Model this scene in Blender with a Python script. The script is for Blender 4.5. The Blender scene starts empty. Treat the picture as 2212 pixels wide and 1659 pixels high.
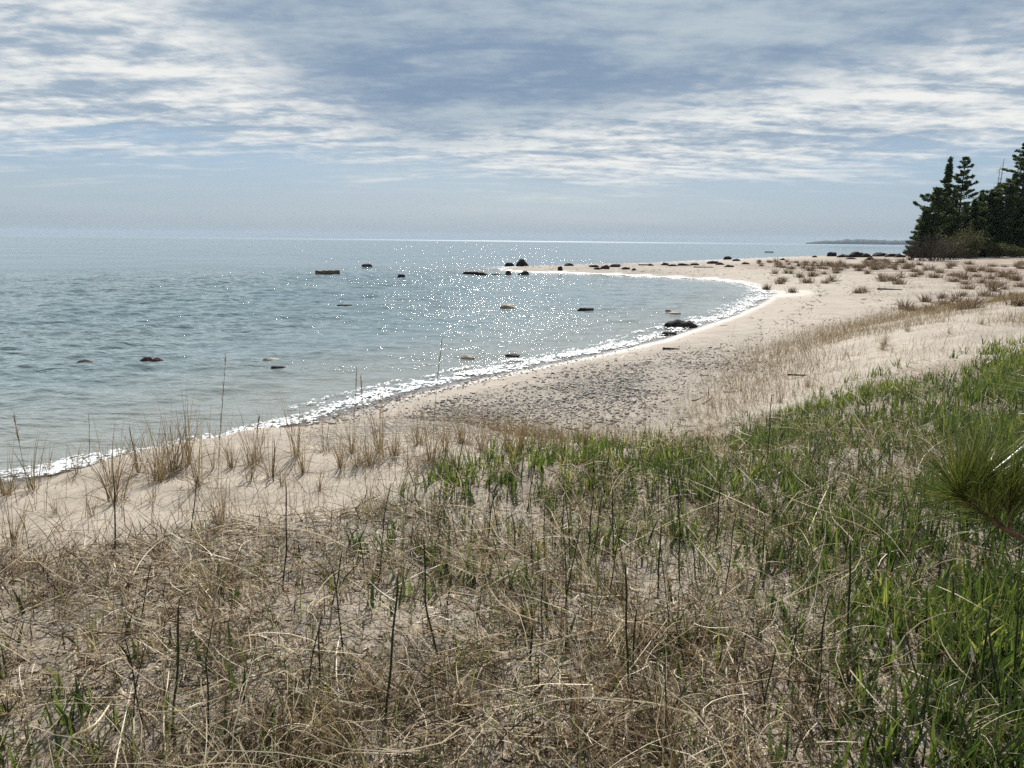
import bpy, math, random
import numpy as np
from mathutils import Vector, Matrix, noise as mnoise

random.seed(11)
rng = np.random.default_rng(11)
C = bpy.context.scene.collection
SC = bpy.context.scene
R = math.radians

# ------------------------------------------------------------------ camera
F = 1661.0                       # focal length in the measuring grid (2212 x 1659)
CX, CY = 1106.0, 829.5
PITCH = R(10.58); ROLL = R(0.6)
CAM = np.array([0.0, 0.0, 3.2])
cd = bpy.data.cameras.new('camera'); cam = bpy.data.objects.new('camera', cd); C.objects.link(cam)
cd.sensor_width = 36.0; cd.lens = 36.0 * F / 2212.0; cd.clip_end = 60000; cd.clip_start = 0.05
M3 = Matrix.Rotation(math.pi/2 - PITCH, 3, 'X') @ Matrix.Rotation(ROLL, 3, 'Z')
cam.matrix_world = Matrix.Translation(Vector(CAM)) @ M3.to_4x4()
SC.camera = cam
RM = np.array(M3)
def ray(px, py):
    """direction(s) of the view ray(s) through measured position(s)"""
    px = np.asarray(px, float); py = np.asarray(py, float)
    d = np.stack([(px-CX)/F, -(py-CY)/F, -np.ones_like(px)], -1)
    d = d @ RM.T
    return d / np.linalg.norm(d, axis=-1, keepdims=True)
def project(P):
    q = (np.asarray(P, float) - CAM) @ RM
    w = np.maximum(-q[..., 2], 1e-3)
    return CX + F*q[..., 0]/w, CY - F*q[..., 1]/w
def on_plane(px, py, z=0.0):
    d = ray(px, py); t = (z - CAM[2]) / d[..., 2]
    return CAM + d * t[..., None]

# ------------------------------------------------------------------ terrain
def sstep(a, b, x):
    t = np.clip((x - a) / (b - a), 0, 1); return t*t*(3-2*t)
SHORE_PX = [(0,1040),(200,1002),(350,978),(500,950),(600,925),(700,896),(780,872),(850,852),(970,826),(1100,798),(1200,779),(1300,760),
            (1400,736),(1500,704),(1560,684),(1610,664),(1640,648),(1652,634),(1640,621),(1600,611),(1540,604),(1400,597),(1300,592),(1200,589.5),
            (1120,587),(1075,582),(1110,577),(1250,574),(1400,569.5),(1560,562),(1700,556),(1850,552),(1960,549)]
sp = on_plane(*np.array(SHORE_PX, float).T)[:, :2]
SHORE = np.array([(-60,-140),(-22,-40),(-13,-12),(-9,1)] + [tuple(p) for p in sp] + [(190,290),(420,420),(1200,700),(3500,900)])
LANDPOLY = np.vstack([SHORE, [(3500,-900),(-60,-900)]])
tp = on_plane(*np.array([(1150,945),(1330,932),(1450,880),(1510,820),(1590,752),(1750,702),(1950,662),(2212,636),(2500,606)], float).T, z=.55)[:, :2]
TOE = np.array([(-45,-140),(-17,-40),(-9.5,-12),(-7.4,0),(-5.6,7.0),(-4.0,8.9),(-1.6,10.4)] + [tuple(p) for p in tp] + [(75,55),(180,90),(900,300)])
def polydist(P, L):
    """distance to polyline L and the sign that is positive right of it"""
    n = len(P); best = np.full(n, 1e18); sgn = np.ones(n)
    for a, b in zip(L[:-1], L[1:]):
        ab = b - a; t = np.clip(((P-a) @ ab) / (ab @ ab), 0, 1)
        q = P - (a + t[:, None]*ab); d = (q*q).sum(1)
        cr = -(ab[0]*(P[:,1]-a[1]) - ab[1]*(P[:,0]-a[0]))
        m = d < best - 1e-12
        best[m] = d[m]; sgn[m] = np.where(cr[m] >= 0, 1, -1)
    return np.sqrt(best), sgn
def inpoly(P, poly):
    x, y = P[:,0], P[:,1]; ins = np.zeros(len(P), bool)
    for (x1,y1),(x2,y2) in zip(poly, np.roll(poly, -1, 0)):
        c = ((y1 > y) != (y2 > y))
        xi = (x2-x1)*(y-y1)/((y2-y1) if y2 != y1 else 1e-9) + x1
        ins ^= c & (x < xi)
    return ins
def vnoise(x, y, seed=0):
    xi = np.floor(x).astype(np.int64); yi = np.floor(y).astype(np.int64); fx = x-xi; fy = y-yi
    def h(a, b):
        v = np.sin(a*127.1 + b*311.7 + seed*74.7)*43758.5453
        return v - np.floor(v)
    ux = fx*fx*(3-2*fx); uy = fy*fy*(3-2*fy)
    return (h(xi,yi)*(1-ux)+h(xi+1,yi)*ux)*(1-uy) + (h(xi,yi+1)*(1-ux)+h(xi+1,yi+1)*ux)*uy
def fbm(x, y, o=4, seed=0):
    s = 0; a = .5
    for i in range(o):
        s = s + a*vnoise(x*2**i, y*2**i, seed+i*13); a *= .5
    return s
def shore_s(P):
    d, _ = polydist(P, SHORE); return np.where(inpoly(P, LANDPOLY), d, -d)
def terrain(P):
    P = np.asarray(P, float).reshape(-1, 2)
    x, y = P[:,0], P[:,1]
    s = shore_s(P)
    d, sg = polydist(P, TOE); d = d*sg
    r = np.hypot(x, y)
    n1 = fbm(x*.35+9, y*.35+3, 4, 1) - .47
    n2 = fbm(x*1.6, y*1.6, 4, 2) - .47
    n3 = fbm(x*.06, y*.06, 3, 5) - .45
    land = np.where(s > 0, .55*(1-np.exp(-np.maximum(s,0)/5.0)), np.maximum(.11*s, -3))
    land = land + .8*sstep(10, 50, s)
    w = 2.5 + 2.8*sstep(-2, 3, x) + 3*sstep(8, 30, x)
    k = sstep(0, 1, d/w)
    dune = (0.98+.10*sstep(0,-4,x))*k + .012*np.clip(d-w, 0, 20)
    up = sstep(.3, 4, s)
    z = land + dune + up*(.14*k*n2 + .22*k*n1 + .02*n2) + sstep(12, 40, s)*n3*.9
    # the shallow bare hollow behind the crest
    return z, s, d
GX0, GX1, GY0, GY1, GS = -14.0, 30.0, -4.0, 46.0, 0.1
gx = np.arange(GX0, GX1+GS, GS); gy = np.arange(GY0, GY1+GS, GS)
gX, gY = np.meshgrid(gx, gy)
GZ = terrain(np.stack([gX.ravel(), gY.ravel()], 1))[0].reshape(gX.shape)
def tz(x, y):
    """fast height look-up in the near field, exact beyond it"""
    x = np.asarray(x, float); y = np.asarray(y, float); sh = x.shape
    x = x.ravel(); y = y.ravel()
    ok = (x > GX0) & (x < GX1-GS) & (y > GY0) & (y < GY1-GS)
    out = np.empty(len(x))
    u = (x[ok]-GX0)/GS; v = (y[ok]-GY0)/GS; i = u.astype(int); j = v.astype(int); u = u-i; v = v-j
    out[ok] = (GZ[j,i]*(1-u)+GZ[j,i+1]*u)*(1-v) + (GZ[j+1,i]*(1-u)+GZ[j+1,i+1]*u)*v
    if (~ok).any(): out[~ok] = terrain(np.stack([x[~ok], y[~ok]], 1))[0]
    return out.reshape(sh)
def ground_hit(px, py):
    """where view rays meet the terrain (or the water at z = 0)"""
    d = ray(np.atleast_1d(px), np.atleast_1d(py)); n = len(d)
    ts = np.geomspace(1.2, 420, 420)
    out = np.full((n,3), np.nan)
    for i in range(n):
        p = CAM + d[i]*ts[:,None]
        h = p[:,2] - np.maximum(tz(p[:,0], p[:,1]), 0)
        k = np.argmax(h < 0)
        if h[k] >= 0: continue
        a, b = ts[k-1], ts[k]
        for _ in range(24):
            m = .5*(a+b); q = CAM + d[i]*m
            if q[2] - max(float(tz(q[0], q[1])), 0) < 0: b = m
            else: a = m
        out[i] = CAM + d[i]*b
    return out
def hit(px, py): return ground_hit([px],[py])[0]

# ------------------------------------------------------------------ mesh helpers
def mesh(name, V, Fq, mat, attrs=None, smooth=True, parent=None):
    V = np.asarray(V, np.float32); me = bpy.data.meshes.new(name)
    Fq = np.asarray(Fq, np.int32); k = Fq.shape[1]; n = len(Fq)
    me.vertices.add(len(V)); me.vertices.foreach_set('co', V.ravel())
    me.loops.add(n*k); me.loops.foreach_set('vertex_index', Fq.ravel())
    me.polygons.add(n); me.polygons.foreach_set('loop_start', np.arange(n, dtype=np.int32)*k)
    me.polygons.foreach_set('loop_total', np.full(n, k, np.int32))
    me.polygons.foreach_set('use_smooth', np.full(n, smooth, bool))
    for key, a in (attrs or {}).items():
        at = me.attributes.new(key, 'FLOAT', 'POINT'); at.data.foreach_set('value', np.asarray(a, np.float32))
    me.update(calc_edges=True); me.validate()
    if mat: me.materials.append(mat)
    return link(name, me, parent)
def link(name, me, parent=None):
    o = bpy.data.objects.new(name, me); C.objects.link(o)
    if parent is not None: o.parent = parent
    return o
def empty(name, loc):
    o = bpy.data.objects.new(name, None); C.objects.link(o); o.location = loc; o.empty_display_size = .2; return o
def tag(o, label=None, cat=None, group=None, kind=None):
    if label: o['label'] = label
    if cat: o['category'] = cat
    if group: o['group'] = group
    if kind: o['kind'] = kind
    return o
class Acc:
    """collects quads (and tris as folded quads) for one mesh"""
    def __init__(s): s.v = []; s.f = []; s.t = []; s.n = 0
    def add(s, V, Fq, tone=None):
        s.v.append(np.asarray(V, float)); s.f.append(np.asarray(Fq, int)+s.n); s.n += len(V)
        s.t.append(np.full(len(V), .5) if tone is None else np.broadcast_to(np.asarray(tone, float), (len(V),)))
    def build(s, name, mat, parent=None, smooth=True):
        return mesh(name, np.vstack(s.v), np.vstack(s.f), mat, {'tone': np.concatenate(s.t)}, smooth, parent)
def tube(path, rad, n=6, cap=True):
    path = np.asarray(path, float); m = len(path); rad = np.broadcast_to(np.asarray(rad, float), (m,))
    tan = np.gradient(path, axis=0); tan /= np.linalg.norm(tan, axis=1, keepdims=True)+1e-9
    ref = np.where(np.abs(tan[:, 2:3]) > .9, np.array([[1.,0,0]]), np.array([[0,0,1.]]))
    a = np.cross(tan, ref); a /= np.linalg.norm(a, axis=1, keepdims=True)+1e-9; b = np.cross(tan, a)
    th = np.linspace(0, 2*math.pi, n, endpoint=False)
    V = (path[:,None,:] + rad[:,None,None]*(np.cos(th)[None,:,None]*a[:,None,:] + np.sin(th)[None,:,None]*b[:,None,:])).reshape(-1,3)
    Q = [(i*n+j, i*n+(j+1)%n, (i+1)*n+(j+1)%n, (i+1)*n+j) for i in range(m-1) for j in range(n)]
    if cap:
        V = np.vstack([V, path[-1:], path[:1]]); e = len(V)-2
        Q += [((m-1)*n+j, (m-1)*n+(j+1)%n, e, e) for j in range(n)] + [((j+1)%n, j, e+1, e+1) for j in range(n)]
    return V, np.array(Q)
def fixq(Q):
    return Q
def ribbons(base, phi, L, th0, curl, w, nseg=4, roll=None, bend=None, tone=None, drape=None, taper=2.0):
    """many thin blades at once; returns V, F, tone"""
    N = len(base); t = np.linspace(0, 1, nseg+1)
    roll = rng.normal(0, .5, N) if roll is None else roll
    bend = np.zeros(N) if bend is None else bend
    th = th0[:,None] + curl[:,None]*t[None,:]; az = phi[:,None] + bend[:,None]*t[None,:]
    ds = (L/nseg)[:,None]
    thm = .5*(th[:,1:]+th[:,:-1]); azm = .5*(az[:,1:]+az[:,:-1])
    st = np.stack([np.sin(thm)*np.cos(azm)*ds, np.sin(thm)*np.sin(azm)*ds, np.cos(thm)*ds], -1)
    P = np.concatenate([np.zeros((N,1,3)), np.cumsum(st, 1)], 1) + base[:,None,:]
    if drape is not None:       # follow the ground: keep at least `drape` above it
        g = tz(P[:,:,0], P[:,:,1]); P[:,:,2] = np.maximum(P[:,:,2] , g + drape[:,None])
    side = np.stack([-np.sin(az), np.cos(az), np.zeros_like(az)], -1)
    nor = np.stack([np.cos(az)*np.cos(th), np.sin(az)*np.cos(th), -np.sin(th)], -1)
    sv = side*np.cos(roll)[:,None,None] + nor*np.sin(roll)[:,None,None]
    wp = np.maximum(1 - t**taper, .12)[None,:]*w[:,None]*.5
    A = P - sv*wp[...,None]; B = P + sv*wp[...,None]
    V = np.stack([A, B], 2).reshape(-1, 3)
    b0 = (np.arange(N)*(nseg+1)*2)[:,None] + (np.arange(nseg)*2)[None,:]
    Q = np.stack([b0, b0+1, b0+3, b0+2], -1).reshape(-1, 4)
    tone = rng.random(N) if tone is None else tone
    return V, Q, np.repeat(tone, (nseg+1)*2)

# ------------------------------------------------------------------ materials
class NT:
    def __init__(s, tree): s.t = tree; s.n = tree.nodes; s.l = tree.links
    def new(s, typ, **kw):
        n = s.n.new(typ)
        for k, v in kw.items():
            if k == 'op': n.operation = v
            elif hasattr(n, k): setattr(n, k, v)
        return n
    def put(s, sock, v):
        if isinstance(v, bpy.types.NodeSocket): s.l.new(v, sock)
        elif isinstance(v, (tuple, list)) and len(v) == 3 and sock.type == 'RGBA': sock.default_value = (*v, 1)
        else: sock.default_value = v
    def m(s, op, a, b=None, c=None, clamp=False):
        n = s.n.new('ShaderNodeMath'); n.operation = op; n.use_clamp = clamp
        for i, v in enumerate((a, b, c)):
            if v is not None: s.put(n.inputs[i], v)
        return n.outputs[0]
    def ss(s, a, b, x, lo=0., hi=1.):
        n = s.n.new('ShaderNodeMapRange'); n.interpolation_type = 'SMOOTHSTEP'
        s.put(n.inputs[0], x); s.put(n.inputs[1], a); s.put(n.inputs[2], b); s.put(n.inputs[3], lo); s.put(n.inputs[4], hi)
        return n.outputs[0]
    def mix(s, f, a, b, mode='MIX'):
        n = s.n.new('ShaderNodeMix'); n.data_type = 'RGBA'; n.blend_type = mode; n.clamp_factor = True
        s.put(n.inputs[0], f); s.put(n.inputs[6], a); s.put(n.inputs[7], b); return n.outputs[2]
    def noise(s, vec, scale, detail=4., rough=.5, dist=0., dim='3D'):
        n = s.n.new('ShaderNodeTexNoise'); n.noise_dimensions = dim
        if vec is not None: s.l.new(vec, n.inputs['Vector'])
        n.inputs['Scale'].default_value = scale; n.inputs['Detail'].default_value = detail
        n.inputs['Roughness'].default_value = rough; n.inputs['Distortion'].default_value = dist
        return n.outputs[0]
    def ramp(s, f, stops):
        n = s.n.new('ShaderNodeValToRGB'); s.l.new(f, n.inputs[0]); e = n.color_ramp.elements
        while len(e) < len(stops): e.new(.5)
        for i, (p, c) in enumerate(stops): e[i].position = p; e[i].color = (*c, 1)
        return n.outputs[0]
    def xyz(s, v):
        n = s.n.new('ShaderNodeSeparateXYZ'); s.l.new(v, n.inputs[0]); return n.outputs
    def comb(s, x, y, z):
        n = s.n.new('ShaderNodeCombineXYZ')
        for i, v in enumerate((x, y, z)): s.put(n.inputs[i], v)
        return n.outputs[0]
    def attr(s, name):
        n = s.n.new('ShaderNodeAttribute'); n.attribute_name = name; return n.outputs['Fac']
    def pos(s): return s.n.new('ShaderNodeNewGeometry').outputs['Position']
    def obj(s): return s.n.new('ShaderNodeTexCoord').outputs['Object']
    def bump(s, h, strength, dist, normal=None):
        n = s.n.new('ShaderNodeBump'); s.l.new(h, n.inputs['Height']); n.inputs['Strength'].default_value = strength
        n.inputs['Distance'].default_value = dist
        if normal is not None: s.l.new(normal, n.inputs['Normal'])
        return n.outputs[0]
def material(name):
    m = bpy.data.materials.new(name); m.use_nodes = True
    t = NT(m.node_tree); t.n.clear()
    out = t.n.new('ShaderNodeOutputMaterial')
    return m, t, out
def principled(t, out, col, rough=.6, normal=None, spec=.5, ior=1.45):
    b = t.n.new('ShaderNodeBsdfPrincipled')
    t.put(b.inputs['Base Color'], col); t.put(b.inputs['Roughness'], rough)
    t.put(b.inputs['Specular IOR Level'], spec); t.put(b.inputs['IOR'], ior)
    if normal is not None: t.l.new(normal, b.inputs['Normal'])
    if out is not None: t.l.new(b.outputs[0], out.inputs['Surface'])
    return b
def blade_material(name, stops, trans=.4, rough=.45, spec=.4):
    m, t, out = material(name)
    col = t.ramp(t.attr('tone'), stops)
    b = principled(t, None, col, rough, spec=spec)
    tr = t.n.new('ShaderNodeBsdfTranslucent'); t.put(tr.inputs['Color'], col)
    mx = t.n.new('ShaderNodeMixShader'); mx.inputs[0].default_value = trans
    t.l.new(b.outputs[0], mx.inputs[1]); t.l.new(tr.outputs[0], mx.inputs[2]); t.l.new(mx.outputs[0], out.inputs['Surface'])
    return m

M = {}
M['straw'] = blade_material('dry_straw', [(0,(.030,.019,.011)),(.32,(.135,.088,.046)),(.65,(.42,.315,.178)),(1,(.88,.78,.57))], .35, .5, .35)
M['beachgrass'] = blade_material('beach_grass', [(0,(.10,.065,.03)),(.5,(.22,.155,.075)),(.8,(.33,.25,.13)),(1,(.16,.17,.05))], .35)
M['green'] = blade_material('green_grass', [(0,(.022,.038,.011)),(.4,(.060,.096,.018)),(.75,(.140,.190,.030)),(1,(.34,.34,.08))], .55, .38, .5)
M['needle'] = blade_material('pine_needle', [(0,(.035,.055,.012)),(.5,(.10,.135,.022)),(1,(.27,.26,.05))], .22, .35, .5)
M['conifer'] = blade_material('conifer_foliage', [(0,(.022,.040,.016)),(.5,(.060,.092,.030)),(.85,(.115,.15,.042)),(1,(.18,.20,.06))], .45, .6, .2)
M['shrubleaf'] = blade_material('shrub_leaf', [(0,(.04,.05,.012)),(.6,(.09,.10,.02)),(1,(.16,.16,.04))], .35, .6, .2)
M['browntuft'] = blade_material('brown_tuft', [(0,(.075,.048,.030)),(.5,(.17,.115,.068)),(1,(.34,.26,.165))], .3)

def m_simple(name, c1, c2, scale, rough=.7, bump=.4, dist=.02, spec=.4):
    m, t, out = material(name)
    n = t.noise(t.obj(), scale, 6, .6)
    principled(t, out, t.mix(t.ss(.35,.65,n), c1, c2), rough, t.bump(n, bump, dist), spec)
    return m
M['rock'] = m_simple('dark_rock', (.010,.009,.010), (.032,.028,.027), 3, .8, .6, .1, .15)
M['rock_pale'] = m_simple('pale_rock', (.13,.105,.075), (.24,.20,.145), 3, .7, .6, .1)
M['rock_red'] = m_simple('reddish_rock', (.03,.016,.013), (.065,.033,.027), 3, .8, .6, .1, .15)
M['log'] = m_simple('wet_log', (.05,.038,.03), (.13,.10,.08), 4, .7, .6, .05)
M['drift'] = m_simple('driftwood', (.035,.025,.02), (.08,.06,.045), 8, .8, .6, .02)
M['bark'] = m_simple('tree_bark', (.035,.028,.022), (.08,.065,.05), 6, .9, .8, .05)
M['snag'] = m_simple('dead_wood', (.09,.085,.08), (.15,.14,.13), 6, .9, .8, .05)
M['twig'] = m_simple('bare_twig', (.05,.038,.03), (.10,.075,.055), 6, .9, .3, .02)
M['pinebark'] = m_simple('pine_twig_bark', (.05,.025,.015), (.13,.07,.04), 60, .85, .8, .003)

def horsetail_mat():
    m, t, out = material('horsetail_stem')
    o = t.xyz(t.obj()); z = o[2]
    fr = t.m('FRACT', t.m('MULTIPLY', z, 1/.055))
    band = t.m('GREATER_THAN', fr, .86)
    n = t.noise(t.obj(), 30, 3)
    base = t.mix(t.ss(.3,.7,n), (.010,.020,.010), (.028,.045,.018))
    principled(t, out, t.mix(band, base, (.008,.007,.006)), .42, spec=.4)
    return m
M['horsetail'] = horsetail_mat()
M['pale_tip'] = m_simple('broken_pale_tip', (.45,.42,.36), (.62,.58,.5), 60, .6, .2, .002)

def sand_mat():
    m, t, out = material('beach_sand')
    p = t.pos()
    wet = t.attr('wet'); peb = t.attr('gravel'); lit = t.attr('litter'); sheen = t.attr('sheen'); brown = t.attr('scrub')
    n1 = t.noise(p, 1.3, 5, .6); n2 = t.noise(p, 14, 4, .6); n3 = t.noise(p, 140, 2, .6)
    c = t.mix(t.ss(.3,.7,n1), (.275,.236,.188), (.365,.315,.254))
    c = t.mix(t.m('MULTIPLY', t.ss(.45,.75,n2), .35), c, (.33,.26,.205))
    c = t.mix(t.m('MULTIPLY', t.ss(.5,.8,n3), .3), c, (.25,.20,.165))
    # gravel
    v = t.n.new('ShaderNodeTexVoronoi'); t.l.new(p, v.inputs['Vector']); v.inputs['Scale'].default_value = 27
    gr = t.ramp(t.xyz(v.outputs['Color'])[0], [(0,(.075,.068,.060)),(.45,(.16,.143,.122)),(.8,(.28,.24,.19)),(1,(.42,.365,.30))])
    c = t.mix(t.m('MAXIMUM', t.m('MULTIPLY', peb, t.ss(.40,.55,t.noise(p, 2.2, 5, .65))), t.m('MULTIPLY', t.ss(.45,.9,peb), .85)), c, gr)
    # scattered litter and dark wrack flecks among dry grass
    ln = t.noise(p, 55, 6, .75)
    c = t.mix(t.m('MULTIPLY', lit, t.ss(.40,.60,ln)), c, t.mix(t.ss(.3,.7,n3), (.045,.031,.022), (.13,.092,.06)))
    fm = t.n.new('ShaderNodeMapping'); t.l.new(p, fm.inputs[0]); fm.inputs['Scale'].default_value = (1,2.2,1)
    fl = t.noise(fm.outputs[0], 4.5, 8, .75); fl2 = t.noise(fm.outputs[0], .45, 5, .6)
    c = t.mix(t.m('MULTIPLY', t.ss(.50,.66,fl), t.m('MULTIPLY', t.attr('beach'), t.ss(.35,.65,fl2,.25,.9))), c, (.17,.135,.105))
    scm = t.n.new('ShaderNodeMapping'); t.l.new(p, scm.inputs[0]); scm.inputs['Scale'].default_value = (.5,1.2,1); sc = t.noise(scm.outputs[0], .35, 8, .72)
    c = t.mix(t.m('MULTIPLY', brown, t.ss(.42,.62,sc)), c, (.165,.108,.072))
    c = t.mix(t.m('MULTIPLY', wet, .75), c, t.mix(t.ss(.35,.65,n2), (.10,.085,.075), (.17,.145,.125)))
    rough = t.m('SUBTRACT', t.m('SUBTRACT', .9, t.m('MULTIPLY', wet, .38)), t.m('MULTIPLY', sheen, .5))
    nb = t.bump(n2, .35, .03); nb = t.bump(n3, .3, .004, nb)
    nb = t.bump(t.m('MULTIPLY', peb, v.outputs['Distance']), .6, .05, nb)
    principled(t, out, c, rough, nb, spec=.5)
    return m
M['sand'] = sand_mat()

def water_mat():
    m, t, out = material('lake_water')
    p = t.pos(); q = t.xyz(p)
    chop = t.attr('chop'); far = t.attr('far'); shal = t.attr('shallow'); calm = t.attr('calm')
    # long crested ripples, three scales, squeezed along the crest direction
    def rip(sx, sy, scale, ang, det=3.):
        mp = t.n.new('ShaderNodeMapping'); t.l.new(p, mp.inputs[0]); mp.inputs['Rotation'].default_value = (0,0,ang); mp.inputs['Scale'].default_value = (sx, sy, 1)
        return t.noise(mp.outputs[0], scale, det, .55)
    r0 = rip(.6, 1, 15.0, .0, 2.); r1 = rip(.45, 1, 5.0, .12); r2 = rip(.5, 1, 1.6, -.15); r3 = rip(.4, 1, .35, .1, 5.)
    gust = t.noise(p, .045, 4, .6)
    g = t.ss(.35,.65,gust,.45,1.25)
    nb = t.bump(t.m('MULTIPLY', r3, far), 1.0, .55)
    nb = t.bump(t.m('MULTIPLY', t.m('MULTIPLY', r2, g), calm), 1.0, .19, nb)
    nb = t.bump(t.m('MULTIPLY', r1, t.m('ADD', t.m('MULTIPLY', t.m('MULTIPLY', g, calm), .85), chop)), 1.0, .085, nb)
    nb = t.bump(t.m('MULTIPLY', r0, t.m('ADD', t.m('MULTIPLY', t.m('MULTIPLY', g, calm), 1.0), t.m('MULTIPLY', chop, 1.7))), 1.0, .016, nb)
    tint = t.noise(p, .05, 4, .6)
    deep = t.mix(t.ss(.35,.65,tint), (.140,.205,.225), (.185,.245,.250))
    c = t.mix(shal, deep, (.23,.24,.215))
    principled(t, out, c, t.m('ADD', .04, t.m('MULTIPLY', t.attr('open'), .22)), nb, spec=.5, ior=1.333)
    return m
M['water'] = water_mat()
def glint_mat():  # white base colour stands in for sun glint on tiny wavelets
    m, t, out = material('sun_glint_white')
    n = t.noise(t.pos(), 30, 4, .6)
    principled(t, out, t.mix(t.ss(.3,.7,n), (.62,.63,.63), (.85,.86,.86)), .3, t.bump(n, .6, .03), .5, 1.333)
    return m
M['painted_glint'] = glint_mat()
def pebble_mat():
    m, t, out = material('beach_pebble')
    c = t.ramp(t.attr('tone'), [(0,(.055,.05,.047)),(.35,(.15,.138,.125)),(.65,(.26,.228,.19)),(.85,(.36,.30,.235)),(1,(.55,.50,.43))])
    principled(t, out, c, .6, spec=.4); return m
M['pebble'] = pebble_mat()
def head_mat():
    m, t, out = material('wooded_headland')
    n = t.noise(t.pos(), .01, 5, .7)
    principled(t, out, t.mix(n, (.014,.022,.018), (.03,.042,.03)), .95, spec=.1); return m
M['head'] = head_mat()

# ------------------------------------------------------------------ ground sheet
azs = np.concatenate([np.linspace(-180,-62,60,endpoint=False), np.linspace(-62,62,560,endpoint=False), np.linspace(62,180,60,endpoint=False)])
rs = np.concatenate([[.0], np.geomspace(.5, 60, 420), np.geomspace(61, 2500, 130)])
A, RR = np.meshgrid(np.radians(azs), rs)
gx_, gy_ = (RR*np.sin(A)).ravel(), (RR*np.cos(A)).ravel()
P2 = np.stack([gx_, gy_], 1)
gz_, gs_, gd_ = terrain(P2)
na, nr = len(azs), len(rs)
idx = np.arange(na*nr).reshape(nr, na)
Q = np.stack([idx[:-1,:], np.roll(idx,-1,1)[:-1,:], np.roll(idx,-1,1)[1:,:], idx[1:,:]], -1).reshape(-1,4)
gV = np.stack([gx_, gy_, gz_], 1)
gpx, gpy = project(gV)
front = gy_ > .3
# where dry grass mat grows (boundary measured once, then a property of the ground)
MATLINE = np.array([(-3000,1260),(0,1215),(200,1185),(330,1168),(480,1150),(620,1140),(700,1128),(760,1100),(850,1080),(930,1040),(1000,1000),(1100,975),(1300,962),(1480,928),(1640,888),(1750,858),(1900,808),(2100,762),(2212,738),(2600,690),(5000,640)], float)
def mat_edge(px): return np.interp(px, MATLINE[:,0], MATLINE[:,1])
def green_frac(px, py):
    """how much of the foreground cover is fresh green"""
    pts = np.array([(800,1110,.30),(1000,1060,.35),(1150,1000,.36),(1300,1050,.48),(1500,1000,.52),(1700,950,.55),(2000,830,.62),(2150,900,.95),(1900,1000,.6),(2100,1150,1.0),(1800,1150,.7),(1500,1150,.6),(1250,1150,.45),
                    (900,1200,.25),(600,1180,.08),(300,1250,.04),(100,1300,.04),(300,1450,.06),(700,1350,.10),(1000,1350,.14),(1100,1250,.25),(1400,1300,.25),(1700,1300,.32),(2000,1300,.6),(2200,1300,1.0),(2150,1600,.9),(1900,1550,.3),
                    (1600,1500,.12),(1300,1500,.10),(1000,1550,.12),(700,1600,.16),(300,1620,.10),(50,1600,.14),(2400,1100,.9),(-300,1400,.1)])
    px = np.clip(px, -400, 2700); py = np.clip(py, 600, 1900)
    d2 = ((px[:,None]-pts[:,0])/1.0)**2 + ((py[:,None]-pts[:,1])*1.3)**2 + 900
    w = 1/d2**1.5
    return (w*pts[:,2]).sum(1)/w.sum(1)
edge = mat_edge(gpx)
inmat = front & (gpy > edge-4)
litter = np.where(front, sstep(-15, 40, gpy-edge), 1)*np.where(RR.ravel() < 30, 1, 0)
litter = litter*(.40 + .55*fbm(gx_*.9, gy_*.9, 3, 21))
wet = sstep(1.0, .1, gs_ + .5*(fbm(gx_*.8, gy_*.8, 3, 31)-.45))*sstep(-4,-1,gs_)
gravel = sstep(1.0, 1.9, gs_)*sstep(1.0,-.4, gd_)*sstep(34, 20, RR.ravel())*sstep(3, 7, RR.ravel())
gravel = np.maximum(gravel, .75*sstep(.3,.8,gs_)*sstep(1.4,.9,gs_)*sstep(30,15,RR.ravel()))
gravel = np.maximum(gravel, .8*sstep(20, 30, RR.ravel())*sstep(2.0, 6, gs_)*sstep(120,70,RR.ravel())*sstep(.30,.62,fbm(gx_*.10, gy_*.30, 4, 77)))
gravel = gravel*sstep(-4, -1, gx_)*.55
gravel = np.maximum(gravel, np.where(front, (.85*np.exp(-((gpx-1240)/330)**2 - ((gpy-850+(gpx-1250)*.13)/55)**2)+.7*np.exp(-((gpx-950)/260)**2 - ((gpy-905)/36)**2)+.55*np.exp(-((gpx-1450)/170)**2 - ((gpy-795)/36)**2)+.6*np.exp(-((gpx-700)/170)**2 - ((gpy-948)/22)**2))*(.35+1.1*fbm(gx_*.9,gy_*.9,4,131)), 0)*sstep(.9,1.7,gs_))
gravel = np.clip(gravel,0,1)
scrub = sstep(8, 20, gs_)*sstep(24, 40, RR.ravel())*1.0
spit = np.where(front, sstep(1420,1250,gpx)*sstep(58,66,np.hypot(gx_,gy_)),0)
wet = wet*(1-.75*spit); gravel = np.maximum(gravel, .9*np.where(front, 1.0*sstep(1640,1400,gpx)*sstep(55,64,np.hypot(gx_,gy_)),0)*(.4+.6*vnoise(gx_*.3,gy_*.3,9)))
sh_c = hit(1700, 634)
sheen = np.exp(-(((gx_-sh_c[0])/3.2)**2 + ((gy_-sh_c[1])/3.0)**2))
sheen = sheen*(1-spit); sheen = np.maximum(sheen, .7*sstep(1.3,.3,gs_)*sstep(-1,0,gs_))*sstep(3.4, 2.2, gs_)*(1-.9*sstep(52, 60, np.hypot(gx_,gy_))*sstep(.25,.6,gs_))
ground = mesh('ground', gV, Q, M['sand'], {'beach': sstep(-.2,1.5,gs_)*np.maximum(sstep(1.5,-.5,gd_), .45*sstep(14,22,np.hypot(gx_,gy_))), 'wet':wet, 'gravel':gravel, 'litter':litter, 'sheen':sheen, 'scrub':scrub})
tag(ground, kind='structure')

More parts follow.
